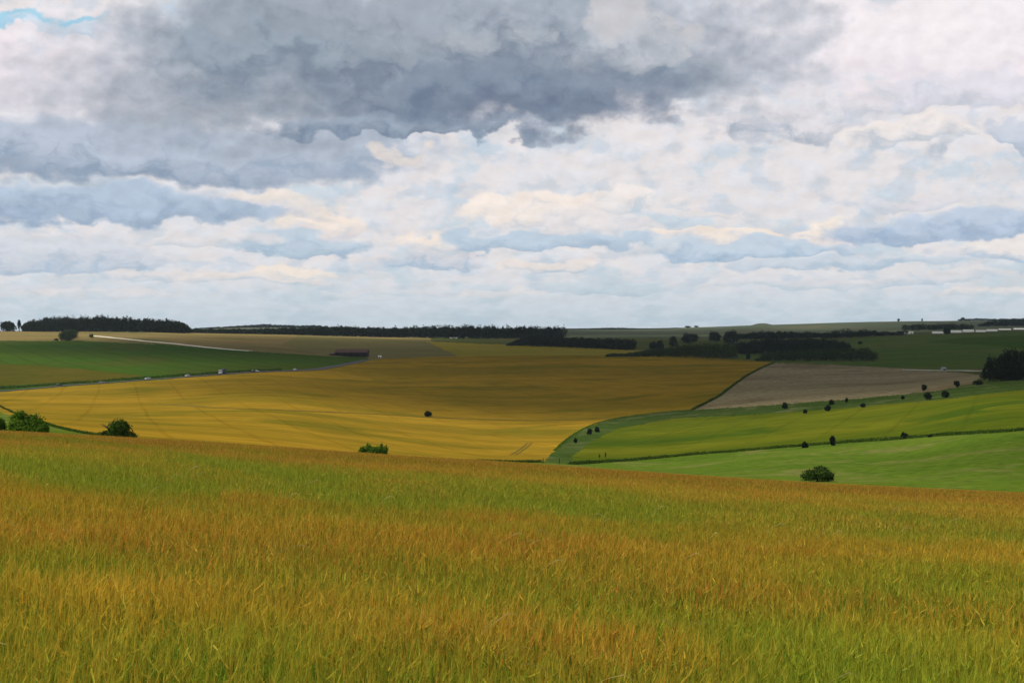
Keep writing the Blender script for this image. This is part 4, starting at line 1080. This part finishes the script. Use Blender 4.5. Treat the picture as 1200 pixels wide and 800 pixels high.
# pale far cumulus near the horizon: flat blue-grey bases, cream heads
for px, py, rx, ry, lo, hi, op in (
    (60, 305, 130, 24, (152, 180, 208), (206, 210, 218), .9), (190, 326, 70, 10, (170, 194, 213), (222, 216, 215), .75), (30, 340, 80, 8, (174, 196, 214), (212, 214, 220), .7), (110, 345, 90, 7, (184, 202, 215), (222, 217, 217), .6),
    (380, 266, 44, 22, (206, 206, 213), CREAM, .9), (350, 292, 84, 17, (150, 180, 207), (190, 204, 217), .95), (290, 330, 66, 9, (176, 198, 214), (228, 219, 214), .8), (345, 322, 40, 10, (190, 204, 215), CREAM, .8), (240, 285, 70, 10, (178, 196, 212), (220, 216, 217), .7),
    (512, 304, 62, 17, (150, 181, 210), (214, 212, 216), .95), (500, 285, 45, 9, (206, 208, 215), CREAM, .8), (560, 290, 50, 8, (180, 199, 214), (226, 218, 214), .7), (440, 345, 70, 7, (176, 198, 212), (212, 214, 218), .6),
    (640, 252, 78, 26, (198, 203, 213), (240, 228, 219), .95), (690, 268, 60, 24, (178, 194, 211), (226, 220, 220), .8), (640, 287, 118, 14, (152, 180, 208), (186, 202, 217), .95), (746, 240, 34, 24, (180, 198, 214), (236, 228, 224), .85), (650, 316, 60, 8, (168, 192, 212), (230, 220, 214), .8), (715, 340, 90, 8, (168, 194, 211), (196, 207, 216), .75),
    (590, 345, 60, 6, (188, 204, 215), (222, 217, 216), .6), (870, 296, 130, 15, (148, 180, 210), (192, 205, 219), .95), (830, 276, 80, 6, (204, 208, 216), CREAM, .8), (978, 276, 40, 22, (214, 210, 213), (246, 232, 217), .98), (1000, 312, 120, 12, (158, 188, 213), (198, 208, 219), .85), (920, 335, 90, 8, (176, 199, 214), (214, 214, 218), .7),
    (1110, 272, 140, 26, (144, 172, 205), (188, 201, 219), .97), (1070, 236, 60, 10, (190, 200, 214), (220, 217, 223), .8), (1190, 300, 60, 15, (164, 189, 214), (232, 225, 222), .9), (1080, 330, 90, 10, (168, 193, 213), (218, 216, 218), .75), (1170, 345, 70, 7, (178, 199, 214), (230, 221, 217), .7), (800, 250, 60, 7, (196, 206, 218), (226, 219, 217), .7)):
    col = blob(col, px, py, rx, ry, lo, hi, op, .35, 2.0, .8)
# middle layer
col = blob(col, 110, 248, 220, 27, (142, 168, 199), (176, 192, 211), .98, .45, 2.0, .45)
col = blob(col, 140, 184, 330, 46, (132, 155, 184), (182, 192, 208), .98, .5, 1.6, .45)
col = blob(col, 350, 185, 130, 24, (146, 166, 192), (180, 190, 205), .9, .5, 1.6, .7)
col = blob(col, 310, 236, 70, 14, (220, 214, 214), CREAM, .6, .5)
col = blob(col, 470, 192, 30, 12, (220, 214, 214), CREAM, .6, .6)
col = blob(col, 1110, 118, 110, 24, (188, 195, 212), (220, 217, 226), .85, .4, 1.6, .8)
col = blob(col, 940, 142, 95, 30, (150, 168, 190), (222, 218, 222), .9, .6, 1.8, .6)
col = blob(col, 1065, 165, 52, 20, (172, 187, 205), (236, 228, 224), .8, .6, 1.8, .6)
col = blob(col, 1190, 165, 40, 14, (162, 182, 206), (200, 206, 218), .9, .4)
# the big dark cloud
col = blob(col, 320, 95, 250, 85, (140, 154, 172), (176, 184, 195), .9, .9, 1.3, .8)
col = blob(col, 830, 70, 140, 75, (172, 182, 197), (206, 206, 214), .85, .6, 1.3, 1.0)
col = blob(col, 540, 62, 330, 100, (118, 131, 149), (156, 167, 180), .96, .7, 1.3, .6, -.5, .8)
col = blob(col, 470, 154, 160, 20, (116, 132, 153), (150, 164, 181), .93, .4, 1.8, .7)
col = blob(col, 610, 116, 170, 42, (106, 120, 142), (130, 143, 161), .9, .8, 1.3, .6)
col = blob(col, 300, 66, 80, 24, (124, 138, 153), (150, 162, 175), .8, .6, 1.3, .9)
col = blob(col, 430, 25, 160, 40, (140, 152, 168), (160, 168, 180), .7, .8, 1.3, 1.2)
col = blob(col, 590, 42, 55, 26, (158, 168, 180), (186, 190, 196), .45, 1.0, 1.2, 2.0)
col = blob(col, 760, 40, 60, 26, (182, 188, 197), (218, 212, 211), .55, 1.0, 1.2, 2.0)
col = blob(col, 690, 55, 90, 18, (160, 170, 184), (190, 194, 202), .6, 1.0, 1.2, 2.2)
# fine mottling everywhere, then the heavy cloud continues overhead
fine = t.noise(Qv, 7.0, 4, 0.55)[0]
upv = t.node('ShaderNodeVectorMath', operation='ADD'); t.l.new(Qv, upv.inputs[0]); upv.inputs[1].default_value = (-.035, .085, 0)
nC = t.noise(upv.outputs[0], 3.1, 4, 0.46)
sC = t.node('ShaderNodeSeparateColor'); t.l.new(nC[1], sC.inputs[0])
relief = t.m('MULTIPLY', t.m('SUBTRACT', sB.outputs[2], sC.outputs[2]), t.ss(V, 0, 120, .10, .22))   # sunlit upper sides of the heaps
g = t.m('ADD', t.lin(fine, .3, .7, .97, 1.03), relief)
col = t.mix(1.0, col, t.xyz(g, g, g), 'MULTIPLY')
oh = t.mix(t.ss(broad, .4, .62), sc(112, 124, 144), sc(186, 190, 198))
col = t.mix(t.ss(t.m('ADD', V, t.m('MULTIPLY', t.m('SUBTRACT', broad, .5), 200.0)), 430, 640), col, oh)
t.l.new(col, bg.inputs['Color'])
w.cycles.sampling_method = 'MANUAL'; w.cycles.sample_map_resolution = 512

# ------------------------------------------------------------------ camera
cam = bpy.data.cameras.new('camera'); co = bpy.data.objects.new('camera', cam); COL.objects.link(co)
co.location = (0, 0, 0); co.rotation_euler = (R(90), 0, 0)
cam.sensor_width = 36; cam.lens = 36 * F / 1200; cam.shift_y = (EYE - 400) / 1200.0
cam.clip_start = 0.1; cam.clip_end = 30000
scene.camera = co

# ------------------------------------------------------------------ render settings
vs = scene.view_settings
vs.view_transform = 'Standard'; vs.look = 'None'; vs.gamma = 1; vs.exposure = 0.0
cy = scene.cycles
cy.max_bounces = 6; cy.diffuse_bounces = 3; cy.glossy_bounces = 2; cy.transmission_bounces = 3; cy.volume_bounces = 1; cy.transparent_max_bounces = 8
cy.use_denoising = True
try: cy.denoiser = 'OPENIMAGEDENOISE'
except Exception: pass
cy.use_adaptive_sampling = False
